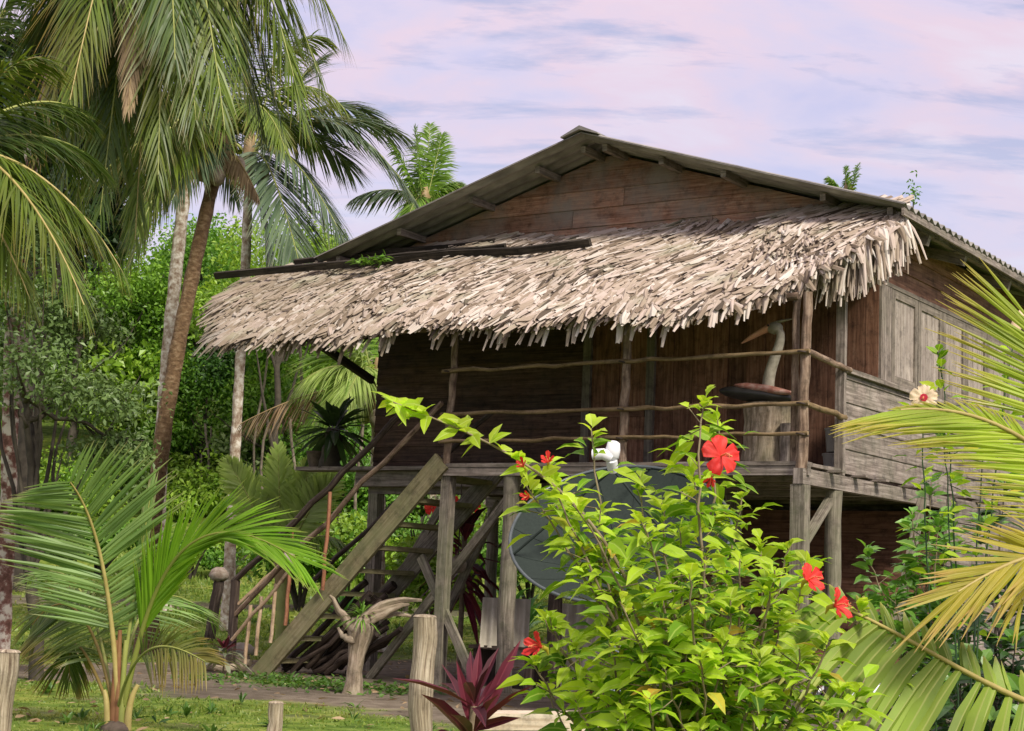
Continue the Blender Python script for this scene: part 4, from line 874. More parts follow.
o = P(221, 150, 23); b = ground_z(P(148, 655, 23))
palm('coconut_palm', 'leaning brown trunked coconut palm nearest the thatched house', b, [b, P(146, 470, 23), P(180, 330, 23), P(205, 215, 23), o], .122, .088, 'trunk_brown', o, [
    F(o, 128, 268, 22, .35, 'palm_hi'), F(o, 140, 230, 21.5, .4, 'palm_hi'), F(o, 80, 200, 22.5, .4, 'palm_hi'), F(o, 172, 200, 22, .3, 'palm_grey'), F(o, 100, 120, 23, .45, 'palm_dark'),
    F(o, 120, 30, 23.5, .3, 'palm_hi'), F(o, 190, -40, 23.5, .1, 'palm_dark'), F(o, 260, -20, 23, .2, 'palm_hi'), F(o, 330, 40, 23, .45, 'palm_hi'), F(o, 345, 110, 22.5, .55, 'palm_hi'), F(o, 318, 150, 23.6, .6, 'palm_dark'),
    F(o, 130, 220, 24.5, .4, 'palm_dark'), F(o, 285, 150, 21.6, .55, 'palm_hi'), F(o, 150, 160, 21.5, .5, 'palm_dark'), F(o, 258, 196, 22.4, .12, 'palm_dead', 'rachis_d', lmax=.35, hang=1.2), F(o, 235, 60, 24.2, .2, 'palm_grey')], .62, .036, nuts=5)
o = P(249, 158, 27); b = ground_z(P(228, 620, 27))
palm('coconut_palm', 'slim pale trunked coconut palm with grey green fronds reaching over the roof', b, [b, P(232, 470, 27), P(243, 330, 27), P(248, 240, 27), o], .085, .075, 'trunk_pale', o, [
    F(o, 417, 205, 26.5, .5, 'palm_grey', lmax=1.1, wd=.042, hang=.18, droop=.28, jit=.07), F(o, 402, 135, 27.5, .3, 'palm_grey', lmax=1.1, wd=.042, hang=.18, droop=.28, jit=.07), F(o, 348, 250, 26.3, .3, 'palm_grey', lmax=1.1, wd=.042, hang=.18, droop=.28, jit=.07), F(o, 303, 278, 25.8, .18, 'palm_grey', lmax=1.1, wd=.042, hang=.18, droop=.28, jit=.07), F(o, 375, 120, 28, .4, 'palm_grey', lmax=1.1, wd=.042, hang=.18, droop=.28, jit=.07),
    F(o, 150, 190, 28, .35, 'palm_gold'), F(o, 320, 60, 27.5, .2, 'palm_grey', lmax=1.1, wd=.042, hang=.18, droop=.28, jit=.07), F(o, 350, 170, 28, .45, 'palm_grey', lmax=1.1, wd=.042, hang=.18, droop=.28, jit=.07), F(o, 120, 130, 28, .3, 'palm_dark'), F(o, 285, 30, 28.6, .1, 'palm_dark'), F(o, 270, 285, 27, .22, 'palm_grey', lmax=1.1, wd=.042, hang=.18, droop=.28, jit=.07)], .85, .042, nuts=3)
o = P(192, 120, 30); b = ground_z(P(158, 640, 30))
palm('coconut_palm', 'lichen spotted white trunked palm crossing behind the leaning brown palm', b, [b, P(152, 470, 30), P(170, 330, 30), P(180, 230, 30), o], .13, .11, 'trunk_pale', o, [
    F(o, 95, 215, 29.5, .4, 'palm_dark'), F(o, 60, 120, 30, .4, 'palm_dark'), F(o, 130, 240, 29, .35, 'palm_dark'), F(o, 235, 200, 31, .4, 'palm_grey'), F(o, 120, 20, 30, .25, 'palm_dark'), F(o, 250, 20, 31, .2, 'palm_dark'), F(o, 290, 130, 31, .4, 'palm_dark'), F(o, 120, 265, 31, .5, 'palm_dark')], .8, .045)
# near palm whose crown hangs in from above
o = P(150, -95, 17); b = ground_z(P(-2, 655, 17.5))
palm('coconut_palm', 'red lichened trunk palm whose long olive fronds hang in from above the picture', b, [b, P(12, 500, 17.5), P(22, 400, 17.4), P(-30, 100, 17.2), o], .085, .08, 'trunk_red', o, [
    F(o, 40, 150, 16, .45, 'palm_gold', 'rachis'), F(o, 158, 175, 15.6, .42, 'palm_hi', 'rachis'), F(o, 304, 122, 16.2, .5, 'palm_hi', 'rachis', lmax=.95, wd=.042, hang=.2), F(o, 225, 130, 15.5, .3, 'palm_hi'), F(o, 345, 40, 17, .4, 'palm_hi'), F(o, 100, 215, 16.2, .38, 'palm_dark'),
    F(o, -20, 60, 16.5, .4, 'palm_hi', 'rachis_y'), F(o, 70, 100, 15.5, .4, 'palm_hi', 'rachis_y'), F(o, 265, 150, 17.5, .45, 'palm_dark'), F(o, 160, 190, 18, .35, 'palm_dark'), F(o, 10, 130, 17.8, .45, 'palm_dark'), F(o, 240, 60, 16, .35, 'palm_dark'), F(o, 120, 130, 18.5, .35, 'palm_dark'), F(o, 128, 105, 15.6, .2, 'palm_dead', 'rachis_d', lmax=.5, hang=.9), F(o, 196, 120, 15.6, .2, 'palm_hi', 'rachis'), F(o, 60, 190, 16.4, .4, 'palm_dark'), F(o, 20, 215, 17, .42, 'palm_dark'), F(o, 95, 40, 16, .35, 'palm_dark'), F(o, 50, 30, 17.5, .4, 'palm_dark'), F(o, 135, 240, 16.6, .36, 'palm_hi', 'rachis_y'), F(o, 280, 60, 16.4, .4, 'palm_hi'), F(o, 175, 60, 15.4, .3, 'palm_dark'), F(o, 250, 105, 16.6, .4, 'palm_hi'), F(o, 322, 85, 16.8, .45, 'palm_hi'), F(o, 215, 85, 17, .35, 'palm_dark'), F(o, 280, 120, 17.2, .45, 'palm_dark'), F(o, 190, 150, 17.4, .35, 'palm_hi'), F(o, 140, 100, 17, .35, 'palm_dark'), F(o, 110, 150, 17.6, .4, 'palm_hi'), F(o, 20, 80, 17.6, .4, 'palm_dark'), F(o, 70, 240, 17.5, .38, 'palm_hi'), F(o, 85, 160, 18, .4, 'palm_dark')], .86, .036, nuts=4)
o = P(-90, 190, 14); b = ground_z(P(-90, 680, 14))
palm('coconut_palm', 'palm at the edge of the yard with yellowing fronds drooping over the dark trees', b, [b, P(-110, 450, 14), P(-95, 300, 14), o], .14, .11, 'trunk_brown', o, [
    F(o, 84, 305, 13.2, .42, 'palm_hi', 'rachis_y', lmax=.72), F(o, 124, 275, 14.2, .45, 'palm_hi', 'rachis_y', lmax=.72), F(o, 30, 300, 13.5, .35, 'palm_hi', 'rachis_y'), F(o, 60, 215, 14.6, .4, 'palm_dark'), F(o, 50, 60, 14, .4, 'palm_hi', 'rachis_y'), F(o, 20, -10, 14, .2, 'palm_dark'), F(o, 105, 170, 15, .4, 'palm_dark'), F(o, 40, 130, 15.5, .4, 'palm_dark'), F(o, 15, 230, 14.5, .4, 'palm_dark'), F(o, 90, 120, 15.2, .4, 'palm_dark')], .62, .032)
# far palms behind the roof
o = P(424, 205, 45); b = ground_z(P(430, 640, 45))
palm('coconut_palm', 'young bright palm rising behind the far slope of the roof', b, [b, P(428, 400, 45), o], .16, .12, 'trunk_pale', o, [
    F(o, 415, 128, 45, .02, 'palm_bright'), F(o, 442, 135, 45.5, .02, 'palm_bright'), F(o, 460, 183, 45, .3, 'palm_bright'), F(o, 352, 200, 45, .3, 'palm_grey'), F(o, 392, 140, 45, .1, 'palm_bright'), F(o, 400, 245, 44, .4, 'palm_bright'), F(o, 448, 225, 45, .4, 'palm_bright'), F(o, 430, 125, 46, 0, 'palm_bright')], .85, .07)
o = P(848, 200, 42); b = ground_z(P(848, 620, 42))
palm('coconut_palm', 'palm hidden behind the house with only its frond tips over the roof ridge', b, [b, P(846, 400, 42), o], .15, .1, 'trunk_pale', o, [
    F(o, 858, 165, 42, 0, 'palm_bright'), F(o, 845, 168, 42, 0, 'palm_bright'), F(o, 830, 178, 42, .1, 'palm_bright'), F(o, 905, 230, 42, .3, 'palm_bright'), F(o, 800, 230, 42, .3, 'palm_bright')], .5, .05)
o = P(914, 215, 40); b = ground_z(P(915, 620, 40))
t = thing('slender_tree', b, 'tiny twig tip of a slender tree showing above the roof corner', 'tree'); trunk_obj(t, b, [b, P(916, 400, 40), P(913, 190, 40)], .07, .012, M['bark_dark'])
mb = MB(); c = P(914, 191, 40)-b+rng.normal(0, 1, (60, 3))*A(.09, .1, .16); cards(mb, c, .12, .05, A(0, 0, .5)); c = P(914, 350, 40)-b+rng.normal(0, 1, (500, 3))*A(.6, .6, .8); cards(mb, c, .25, .12, A(0, 0, .5)); mb.build('crown', M['bush'], t)
# small palms behind the house corner
o = P(378, 392, 25); b = ground_z(P(376, 650, 25))
palm('fruiting_palm', 'low palm with pale hanging fronds and orange fruit behind the veranda wall', b, [b, P(378, 520, 25), o], .12, .1, 'trunk_pale', o, [
    F(o, 300, 385, 24.5, .45, 'sapling', lmax=.75), F(o, 312, 425, 24.3, .55, 'palm_bright', lmax=.9), F(o, 335, 330, 24.8, .3, 'sapling', lmax=.8), F(o, 345, 405, 24, .6, 'sapling', lmax=.75), F(o, 240, 424, 24.6, .12, 'palm_dead', 'rachis_d', lmax=.55, hang=.9), F(o, 320, 355, 25.5, .35, 'palm_bright', lmax=.9), F(o, 450, 380, 26, .5, 'palm_bright'), F(o, 400, 300, 26, .1, 'palm_bright'), F(o, 357, 320, 25, .1, 'sapling', lmax=.8)], .7, .034, nuts=4)
o = P(283, 560, 23.5); b = ground_z(P(283, 640, 23.5))
palm('palm_sapling', 'pale young palm with broad upright fronds behind the stair rails', b, [b, P(283, 600, 23.5), o], .10, .08, 'rachis', o, [
    F(o, 228, 462, 23.5, .1, 'sapling', lmax=.42, wd=.06, face=A(0, -1, .2), hang=0, droop=.1), F(o, 278, 448, 23.5, .0, 'sapling', lmax=.42, wd=.06, face=A(0, -1, .2), hang=0, droop=.1), F(o, 312, 462, 23.5, .1, 'sapling', lmax=.42, wd=.06, face=A(0, -1, .2), hang=0, droop=.1), F(o, 335, 478, 23.4, .25, 'sapling', lmax=.42, wd=.06, face=A(0, -1, .2), hang=0, droop=.1), F(o, 215, 520, 23.4, .3, 'palm_bright'), F(o, 345, 545, 23.2, .4, 'palm_bright')], .4, .05)

# ------------------------------------------------------------------ young coconut palm in the yard
yb = P(116, 728, 11.6); yb[2] = 0; t = thing('young_palm', yb, 'young coconut palm with a fan of stiff leaves growing on the lawn', 'palm tree'); Y = lambda x, y, d=11.6: P(x, y, d)-yb
def yf(ctrl, mats, **k):
    mb = MB(); frond(mb, ctrl, **k); mb.build('frond', [M[mats[0]], M[mats[1]]], t)
fc = A(.05, -1, .25)
yf([Y(118, 705), Y(112, 600), Y(100, 520, 11.4), Y(70, 482, 11.1)], ('young_blue', 'rachis_y'), pairs=46, lmax=.72, wd=.034, face=fc, droop=.05, a0=66, a1=50, lift=.03, start=.26, rw=.020, folded=True, jit=.03, prof=(.85, .42))
yf([Y(124, 705), Y(146, 600), Y(176, 480, 11.3), Y(296, 558, 10.8)], ('young_lime', 'young_lime'), pairs=70, lmax=.66, wd=.030, face=A(.1, -.75, .55), droop=.14, a0=18, a1=17, lift=.05, start=.22, rw=.02, folded=True, jit=.03, prof=(.9, .55))
yf([Y(113, 708), Y(98, 620, 11.8), Y(68, 575, 11.9), Y(32, 625, 12)], ('young_olive', 'young_olive'), rw=.012, pairs=50, lmax=.42, wd=.020, face=A(0, -.9, .5), droop=.35, a0=60, a1=30, hang=.35, start=.3, folded=True, prof=(.8, .4))
yf([Y(118, 708), Y(136, 630, 11.2), Y(168, 640, 11.0), Y(206, 662, 10.8)], ('young_olive', 'rachis'), rw=.010, pairs=40, lmax=.30, wd=.022, face=A(0, -1, .3), droop=.25, a0=55, a1=35, hang=.15, start=.35, folded=True, prof=(.8, .6))
yf([Y(110, 710), Y(85, 640, 11.9), Y(65, 620, 12), Y(70, 680, 12.1)], ('young_olive', 'young_olive'), rw=.012, pairs=40, lmax=.4, wd=.022, droop=.3, hang=.3, start=.3, folded=True)
yf([Y(120, 705), Y(128, 620, 11.9), Y(150, 560, 12.3), Y(215, 620, 12.8)], ('young_blue', 'rachis'), rw=.012, pairs=36, lmax=.45, wd=.020, droop=.25, hang=.3, start=.3, folded=True)
yf([Y(112, 705), Y(100, 600, 12), Y(70, 550, 12.4), Y(28, 580, 12.8)], ('young_blue', 'rachis'), rw=.012, pairs=40, lmax=.40, wd=.020, droop=.25, hang=.2, start=.3, folded=True)
yf([Y(121, 690), Y(130, 620), Y(140, 560), Y(151, 492)], ('young_blue', 'rachis'), pairs=12, lmax=.5, wd=.03, face=fc, droop=0, a0=5, a1=3, lift=0, start=.25, rw=.014, folded=True, jit=.01)
for k, (x0, x1, y1, mt) in enumerate(((113, 117, 640, 'stalk_red'), (121, 126, 640, 'rachis'), (117, 120, 630, 'stalk_red'), (108, 104, 690, 'rachis_y'), (127, 138, 685, 'rachis_y'))):
    mb = MB(); mb.tube(bez([Y(x0, 738), Y(x0, 700), Y(x1, y1)], 8), np.linspace(.030, .014, 8), 8); mb.build('leaf_stalk', M[mt], t, smooth=True)
mb = MB(); mb.blob((0, 0, .0), (.10, .10, .07), 12, 8, jit=.1); mb.build('husk', M['dark_husk'], t)

# ------------------------------------------------------------------ palm at the right edge, close to the camera
nb = P(1180, 731, 5.6); nb[2] = 0; t = thing('coconut_palm', nb, 'stemless coconut palm with big yellow green fronds crossing the side wall', 'palm tree'); Q = lambda x, y, d: P(x, y, d)-nb
mb = MB(); mb.tube(bez([A(0, 0, -.1), A(0, 0, .5), Q(1165, 640, 5.6)], 8), np.linspace(.16, .10, 8), 12, rough=.08); mb.build('trunk', M['trunk_brown'], t)
def nf(ctrl, mats, **k):
    mb = MB(); frond(mb, ctrl, **k); mb.build('frond', [M[mats[0]], M[mats[1]]], t)
nf([Q(1165, 640, 5.6), Q(1090, 445, 5.5), Q(985, 400, 5.3), Q(900, 410, 5.2)], ('near_yellow', 'rachis_y'), pairs=56, lmax=.12, wd=.0145, face=A(.0, -1, .35), droop=.06, a0=42, a1=6, lift=.05, start=.2, rw=.013, folded=True, jit=.03, prof=(.95, .5), one=4.6)
nf([Q(1170, 630, 5.8), Q(1130, 480, 5.8), Q(1062, 400, 5.8), Q(1030, 320, 5.8)], ('near_yellow', 'rachis_y'), pairs=56, lmax=.50, wd=.017, face=A(0, -1, .2), droop=.02, a0=62, a1=25, lift=.02, start=.3, rw=.012, folded=True, jit=.05, prof=(.9, .6))
nf([Q(1165, 640, 5.5), Q(1110, 530, 5.3), Q(1045, 535, 5.1), Q(958, 592, 4.95)], ('near_gold', 'rachis_y'), pairs=36, lmax=.32, wd=.018, face=A(-.1, -.9, .5), droop=.05, a0=30, a1=12, lift=.06, start=.3, rw=.012, folded=True, jit=.06, prof=(.9, .7), one=1.35)
nf([Q(1160, 655, 5.5), Q(1100, 560, 5.4), Q(1060, 550, 5.2), Q(1022, 600, 5.1)], ('near_gold', 'rachis_y'), pairs=14, lmax=.20, wd=.013, face=A(-.1, -.9, .5), droop=.35, a0=40, a1=15, hang=.3, start=.4, rw=.010, folded=True, jit=.1, prof=(.9, .7))
nf([Q(1160, 700, 5.5), Q(1080, 770, 5.3), Q(935, 640, 5.1), Q(825, 600, 4.95)], ('near_olive', 'rachis_y'), pairs=30, lmax=.13, wd=.046, face=A(.0, -1, .55), droop=.16, a0=80, a1=45, lift=.05, start=.2, rw=.014, folded=True, jit=.03, prof=(.9, .6), one=4.2)

# ------------------------------------------------------------------ hibiscus in front of the house
def stems(root, base, tips, mat, stem_mat, lsize, spread=.25, dens=38, leafpart=.62, depth_j=.25, lw=.46, r0=.009, droop=.22, up=.25, young=None, name='foliage'):
    """woody stems from the base to each tip, leaves set along them"""
    mb = MB(); lf = MB(); lf2 = MB()
    for tp in tips:
        tp = np.asarray(tp)-base; s = A(rng.normal(0, spread*.3), rng.normal(0, spread*.3), 0)
        ctrl = [s, s+A(tp[0]*.25, tp[1]*.25, tp[2]*.45), tp*A(.8, .8, .78)+rng.normal(0, .03, 3), tp]
        c = bez(ctrl, 26); mb.tube(c+rng.normal(0, .003, c.shape), np.linspace(r0, .0022, 26), 6, cap=False)
        Lc = np.linalg.norm(np.diff(c, axis=0), axis=1).sum(); n = max(8, int(dens*Lc*leafpart))
        tt = np.clip(1-leafpart*rng.random(n)**.9, 0, 1); tt[:7] = np.linspace(.93, 1, 7)
        for part, sel in ((lf, tt < .955), (lf2 if young else lf, tt >= .955)):
            q = tt[sel]; m_ = len(q); idx = q*25; b_ = np.stack([np.interp(idx, np.arange(26), c[:, j]) for j in range(3)], -1)
            az = rng.random(m_)*6.28; tw = rng.uniform(.0, .09, m_)*np.where(q > .93, .1, 1); dr = np.stack([np.cos(az), np.sin(az), rng.normal(up, .35, m_)+.9*np.clip((q-.9)*10, 0, 1)], -1); dr = nrm(dr)
            b2 = b_+dr*tw[:, None]
            if tw.size:
                for i in np.nonzero(tw > .05)[0][:10]: mb.tube([b_[i], b2[i]], .0018, 4, cap=False)
            nn = A(0, -.25, 1)+rng.normal(0, .35, (m_, 3))
            sz = lsize*rng.uniform(.55, 1.15, m_)*np.where(q > .955, .85, 1)
            leaves(part, b2, dr, nn, sz, sz*lw, fold=.28, droop=droop)
    mb.build('stem', M[stem_mat], root)
    lf.build(name, M[mat], root)
    if young and lf2.v: lf2.build('young_foliage', M[young], root)
hb = A(.62, 5.0, 0); hib = thing('hibiscus_bush', hb, 'tall yellow green hibiscus bush with red flowers before the veranda', 'hibiscus')
tips = [(706, 392, 4.9), (718, 418, 5.1), (592, 428, 5.0), (548, 462, 4.9), (525, 485, 5.0), (640, 478, 5.1), (662, 505, 4.8), (690, 470, 5.0), (742, 498, 5.0), (760, 540, 5.2), (790, 545, 5.0), (806, 562, 4.9),
        (545, 620, 4.8), (532, 660, 4.8), (600, 510, 4.9), (860, 610, 5.0), (880, 660, 5.1), (842, 690, 4.8), (770, 595, 4.8), (705, 555, 4.6), (655, 590, 4.6), (610, 640, 4.6), (575, 700, 4.6), (665, 670, 4.5), (725, 640, 4.5), (800, 650, 4.6), (850, 730, 4.6), (625, 715, 4.5), (760, 700, 4.5), (700, 730, 4.4), (590, 590, 5.2), (640, 600, 5.3), (710, 600, 5.3), (760, 650, 5.3), (820, 620, 5.3), (680, 640, 5.4), (545, 690, 5.1), (740, 560, 4.7), (640, 520, 4.6), (680, 530, 4.9), (575, 505, 4.6), (570, 640, 4.8), (600, 680, 4.6), (640, 640, 4.5), (690, 620, 4.6), (730, 600, 4.6), (780, 620, 4.7), (800, 600, 4.9), (830, 720, 4.5), (700, 660, 4.4), (760, 660, 4.5), (650, 700, 4.4), (560, 660, 4.9), (860, 690, 4.8), (620, 560, 5.0), (590, 550, 5.0), (555, 500, 5.1), (775, 570, 4.6), (830, 640, 4.5), (720, 520, 5.3), (690, 575, 4.4), (620, 600, 4.4)]
stems(hib, hb, [P(*a) for a in tips], 'hib', 'hib_stem', .098, dens=80, leafpart=.68, lw=.42, droop=.42, up=.3, young='hib_young')
mb = MB(); lf = MB(); c = bez([P(650, 640, 4.9)-hb, P(600, 480, 4.9)-hb, P(500, 445, 4.8)-hb, P(393, 402, 4.7)-hb], 30); mb.tube(c, np.linspace(.007, .002, 30), 6, cap=False); mb.build('long_branch', M['hib_stem'], hib)
n = 62; q = rng.uniform(.42, 1, n); q[:10] = np.linspace(.93, 1, 10); b_ = np.stack([np.interp(q*29, np.arange(30), c[:, j]) for j in range(3)], -1); az = rng.random(n)*6.28; d = np.stack([np.cos(az)-.35, np.sin(az), rng.normal(.35, .5, n)], -1)
leaves(lf, b_, d, A(0, -.7, .8)+rng.normal(0, .4, (n, 3)), .082*rng.uniform(.6, 1.15, n), .037*rng.uniform(.7, 1.1, n), droop=.25); lf.build('branch_foliage', M['hib_young'], hib)
def flower(root, base, c, face, r, mat='petal', eye=None, n=5, close=0, ang0=0.3):
    c = np.asarray(c)-base; f = nrm(A(*face)); s = nrm(np.cross(f, A(0, 0, 1))); u = np.cross(s, f); mb = MB()
    for k in range(n):
        a = ang0+k*2*math.pi/n+random.uniform(-.12, .12); d = math.cos(a)*s+math.sin(a)*u; tg = np.cross(f, d); gx = np.linspace(0, 1, 9); gy = np.linspace(-1, 1, 9); v = []
        tl = random.uniform(-.1, .15); rk = r*random.uniform(.9, 1.08)
        for p in gx:
            wd = rk*(.12+.62*math.sin(min(p*1.15, 1.2)*1.35)**1.0)*(1 if p < .86 else math.sqrt(max(.06, 1-((p-.86)/.15)**2)))
            for q_ in gy: v.append(c+d*rk*(p*(1-.35*close)-.04*q_*q_*p)+tg*wd*q_*.62*(1-.6*close)+f*(rk*(.34*p*(1-p)*1.2+tl*p*p+close*1.1*p+.05*math.sin(q_*7+k)*p+.05*math.sin(p*9+q_*4)*p)))
        i = (np.arange(8)[None]+np.arange(8)[:, None]*9).ravel(); mb.add(np.array(v), np.stack([i, i+1, i+10, i+9], -1), np.zeros((64, 4, 2)))
    fl = mb.build('flower', M[mat], root, smooth=True)
    if eye: mb = MB(); mb.lathe(c+f*r*.06, [(r*.05, 0), (r*.28, r*.12)], 12, axis=f, cap=True); mb.build('eye', M[eye], fl)
    mb = MB(); tp = c+f*r*.95-u*r*.25; mb.tube([c, c+f*r*.5, tp], [r*.05, r*.04, r*.03], 6)
    for k in range(14): mb.blob(c+f*r*(.55+.4*k/14)-u*r*.25*(.5+.5*k/14)+rng.normal(0, r*.05, 3), r*.035, 5, 4)
    mb.build('stamen', M['stamen'], fl); mb = MB(); mb.tube([c-f*r*.02, c-f*r*.35, c-f*r*.5-A(0, 0, r*.3)], [r*.14, r*.12, r*.03], 7); mb.build('calyx', M['hib'], fl)
flower(hib, hb, P(721, 456, 4.65), (.45, -1, .22), .056)
flower(hib, hb, P(542, 647, 4.5), (-.75, -.6, .25), .048, close=.7)
flower(hib, hb, P(808, 580, 4.55), (.55, -.6, .35), .050, close=.3)
flower(hib, hb, P(834, 606, 4.5), (.7, -.5, .25), .050, close=.4)
flower(hib, hb, P(712, 477, 4.68), (-.3, -.6, -.6), .028, close=.9)
flower(hib, hb, P(524, 467, 4.7), (-.4, -.7, .4), .026, close=.9); flower(hib, hb, P(548, 463, 4.8), (-.1, -.7, .5), .030, close=.8); flower(hib, hb, P(530, 497, 4.75), (-.6, -.7, .1), .024, close=.9)
# glossy shrub by the side wall
sb = ground_z(P(940, 700, 8.2)); t = thing('citrus_shrub', sb, 'glossy mid green shrub growing up against the grey side boards', 'shrub')
stems(t, sb, [P(*a) for a in ((932, 482, 8.2), (912, 512, 8.1), (866, 548, 8.0), (868, 600, 8), (905, 560, 8.1), (944, 545, 8.3), (952, 512, 8.4), (895, 590, 8), (962, 590, 8.2), (900, 628, 7.9), (940, 600, 8), (925, 650, 7.9), (925, 540, 8.3), (940, 515, 8), (918, 580, 8.2))], 'shrub_mid', 'hib_stem', .105, dens=90, leafpart=.9, r0=.009, droop=.3)
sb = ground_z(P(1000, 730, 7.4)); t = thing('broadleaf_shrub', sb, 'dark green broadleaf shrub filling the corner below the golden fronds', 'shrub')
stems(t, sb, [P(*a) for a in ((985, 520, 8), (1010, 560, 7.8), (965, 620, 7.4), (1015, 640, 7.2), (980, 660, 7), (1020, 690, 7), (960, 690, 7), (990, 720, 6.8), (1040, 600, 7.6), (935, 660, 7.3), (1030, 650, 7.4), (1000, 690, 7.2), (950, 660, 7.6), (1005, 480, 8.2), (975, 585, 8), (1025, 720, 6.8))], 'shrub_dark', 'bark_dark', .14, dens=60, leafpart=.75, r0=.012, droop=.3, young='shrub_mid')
sb = ground_z(P(960, 731, 6.9)); t = thing('hibiscus_bush', sb, 'slim hibiscus with one cream red eyed flower behind the long yellow frond', 'hibiscus')
stems(t, sb, [P(*a) for a in ((923, 398, 6.9), (938, 352, 7.1), (1014, 335, 7.0), (945, 425, 6.9), (985, 440, 7.0))], 'hib', 'shrub_dark', .085, dens=40, leafpart=.55, r0=.005, young='hib')
flower(t, sb, P(924, 398, 6.7), (-.3, -.95, .1), .056, 'petal_pale', eye='petal_eye')
mb = MB(); mb.lathe(P(1012, 338, 7)-sb, [(.012, 0), (.022, .03), (.024, .07), (.012, .12), (.003, .13)], 8, axis=(.35, 0, 1)); mb.build('bud', M['petal_pale'], t, smooth=True)
# maroon cordyline in front
cb = ground_z(P(474, 731, 6.4)); t = thing('cordyline', cb, 'dark maroon cordyline with long glossy leaves beside the bleached fence post', 'cordyline'); mb = MB(); c0 = P(474, 712, 6.4)-cb
tp_ = [(392, 686, 6.2), (420, 700, 6.0), (455, 662, 6.4), (480, 644, 6.5), (500, 652, 6.5), (523, 640, 6.6), (536, 690, 6.2), (515, 672, 6.6), (440, 668, 6.6), (465, 690, 6.1), (430, 742, 6.1), (500, 700, 6.1), (520, 726, 6.2), (485, 735, 6.0), (450, 722, 6.0), (470, 655, 6.7), (490, 672, 6.3), (505, 690, 6.7), (440, 690, 6.8)]
b_ = np.array([c0+A(0, 0, random.uniform(-.12, .04)) for _ in tp_]); d = (np.array([P(*a)-cb for a in tp_])-b_)*.97+A(0, 0, .035); ln = np.linalg.norm(d, axis=1); d = d+A(0, 0, .12)*ln[:, None]
leaves(mb, b_, d, A(0, -.75, .7)+rng.normal(0, .35, (len(d), 3)), ln*1.08, ln*.085+.012, fold=.7, droop=.14, shape=(.35, .68, .8, .62)); mb.build('foliage', M['ti'], t)
mb = MB(); mb.tube(wob((0, 0, -.05), c0+A(0, 0, .02), 8, .004), .016, 8); mb.build('stem', M['hib_stem'], t)
cb = ground_z(P(598, 700, 8.5)); t = rosette('cordyline', cb, 'small dark red cordyline half hidden behind the hibiscus leaves', 'cordyline', 16, .34, .07, 'ti', (-.2, 1.2), .42, .3)

# ------------------------------------------------------------------ shrubs, trees and forest
def clump_points(c, r, n, lobes=7, flat=1.0):
    c = np.asarray(c, float); r = np.broadcast_to(np.asarray(r, float), (3,)); out = []
    for k in range(lobes):
        d = nrm(rng.normal(0, 1, 3)); d[2] = abs(d[2])*.9-.25; cc = c+d*r*rng.uniform(.35, .75); rr = r*rng.uniform(.32, .55)
        m_ = n//lobes; q = nrm(rng.normal(0, 1, (m_, 3))); out.append((cc+q*rr*(rng.random((m_, 1))**.35), q))
    return np.concatenate([a for a, b in out]), np.concatenate([b for a, b in out])
def bushy(name, label, cat, base, r, h, n, ls, mat, stem_r=.05, lobes=9, group=None):
    base = ground_z(base); t = thing(name, base, label, cat, group); mb = MB(); p, q = clump_points((0, 0, h*.5), (r, r, h*.5), n, lobes); p[:, 2] = np.abs(p[:, 2])
    cards(mb, p, ls*rng.uniform(.7, 1.2, len(p)), ls*.5, q*.6+A(0, -.2, .6)); mb.build('foliage', M[mat], t)
    mb = MB()
    for k in range(5):
        d = rng.normal(0, r*.4, 2); mb.tube(bez([A(0, 0, -.1), A(d[0]*.3, d[1]*.3, h*.4), A(d[0], d[1], h*.8)], 7), np.linspace(stem_r, stem_r*.25, 7), 6)
    mb.build('stem', M['bark_dark'], t); return t
for (px, d, r, h, n, ls, mt, nm, lb) in (
    (225, 39, 1.2, 1.1, 2600, .13, 'bush_yellow', 'round_shrub', 'round yellow green shrub on the grass behind the coconut capped post'),
    (190, 38, 1.0, 1.0, 2200, .13, 'bush', 'shrub', 'small bright shrub beside the round yellow green shrub'),
    (300, 31, 1.3, 2.0, 3200, .16, 'bush', 'shrub', 'bright leafy shrub behind the dark stair handrails'),
    (345, 31, 1.3, 2.0, 3200, .15, 'bush_yellow', 'shrub', 'yellow green shrub behind the top of the stairs'),
    (405, 32, 1.4, 2.2, 3000, .15, 'bush', 'shrub', 'leafy shrub seen through the stair treads'),
    (470, 33, 1.5, 2.3, 3400, .16, 'bush', 'shrub', 'dense green shrub behind the maroon cordyline'),
    (530, 34, 1.6, 2.4, 3600, .17, 'bush_yellow', 'shrub', 'glossy shrub seen between the stilts beside the dish'),
    (435, 29.5, .7, .9, 900, .11, 'bush_yellow', 'shrub', 'low light green shrub on the ground behind the diagonal brace'),
    (600, 34, 1.8, 2.4, 3000, .17, 'bush', 'shrub', 'green shrub behind the satellite dish'),
    (95, 38, 1.6, 1.4, 3200, .16, 'bush', 'shrub', 'bright shrub behind the fan of the young palm'),
    (30, 36, 1.4, 1.4, 3200, .16, 'dull', 'shrub', 'dull green shrub at the foot of the red lichened trunk')):
    bushy(nm, lb, 'shrub', P(px, 600, d), r, h, n, ls, M and mt)
for (px, d, n, ln, lb) in ((505, 28.5, 30, 1.3, 'clump of long strap leaves between the stilts beside the dish'), (524, 27, 26, 1.2, 'strap leaved plant growing behind the thick stilt'), (345, 28, 24, 1.0, 'strap leaved plant behind the upper stair treads')):
    rosette('strap_leaf_plant', ground_z(P(px, 600, d)), lb, 'plant', n, ln, .09, 'strap', (.5, 1.45), .2, .45)
t = bushy('hibiscus_bush', 'far hibiscus bush with orange red flowers seen through the stairs', 'hibiscus', P(428, 600, 25.5), .9, 2.2, 1800, .14, 'bush_yellow'); tb = A(*t.location)
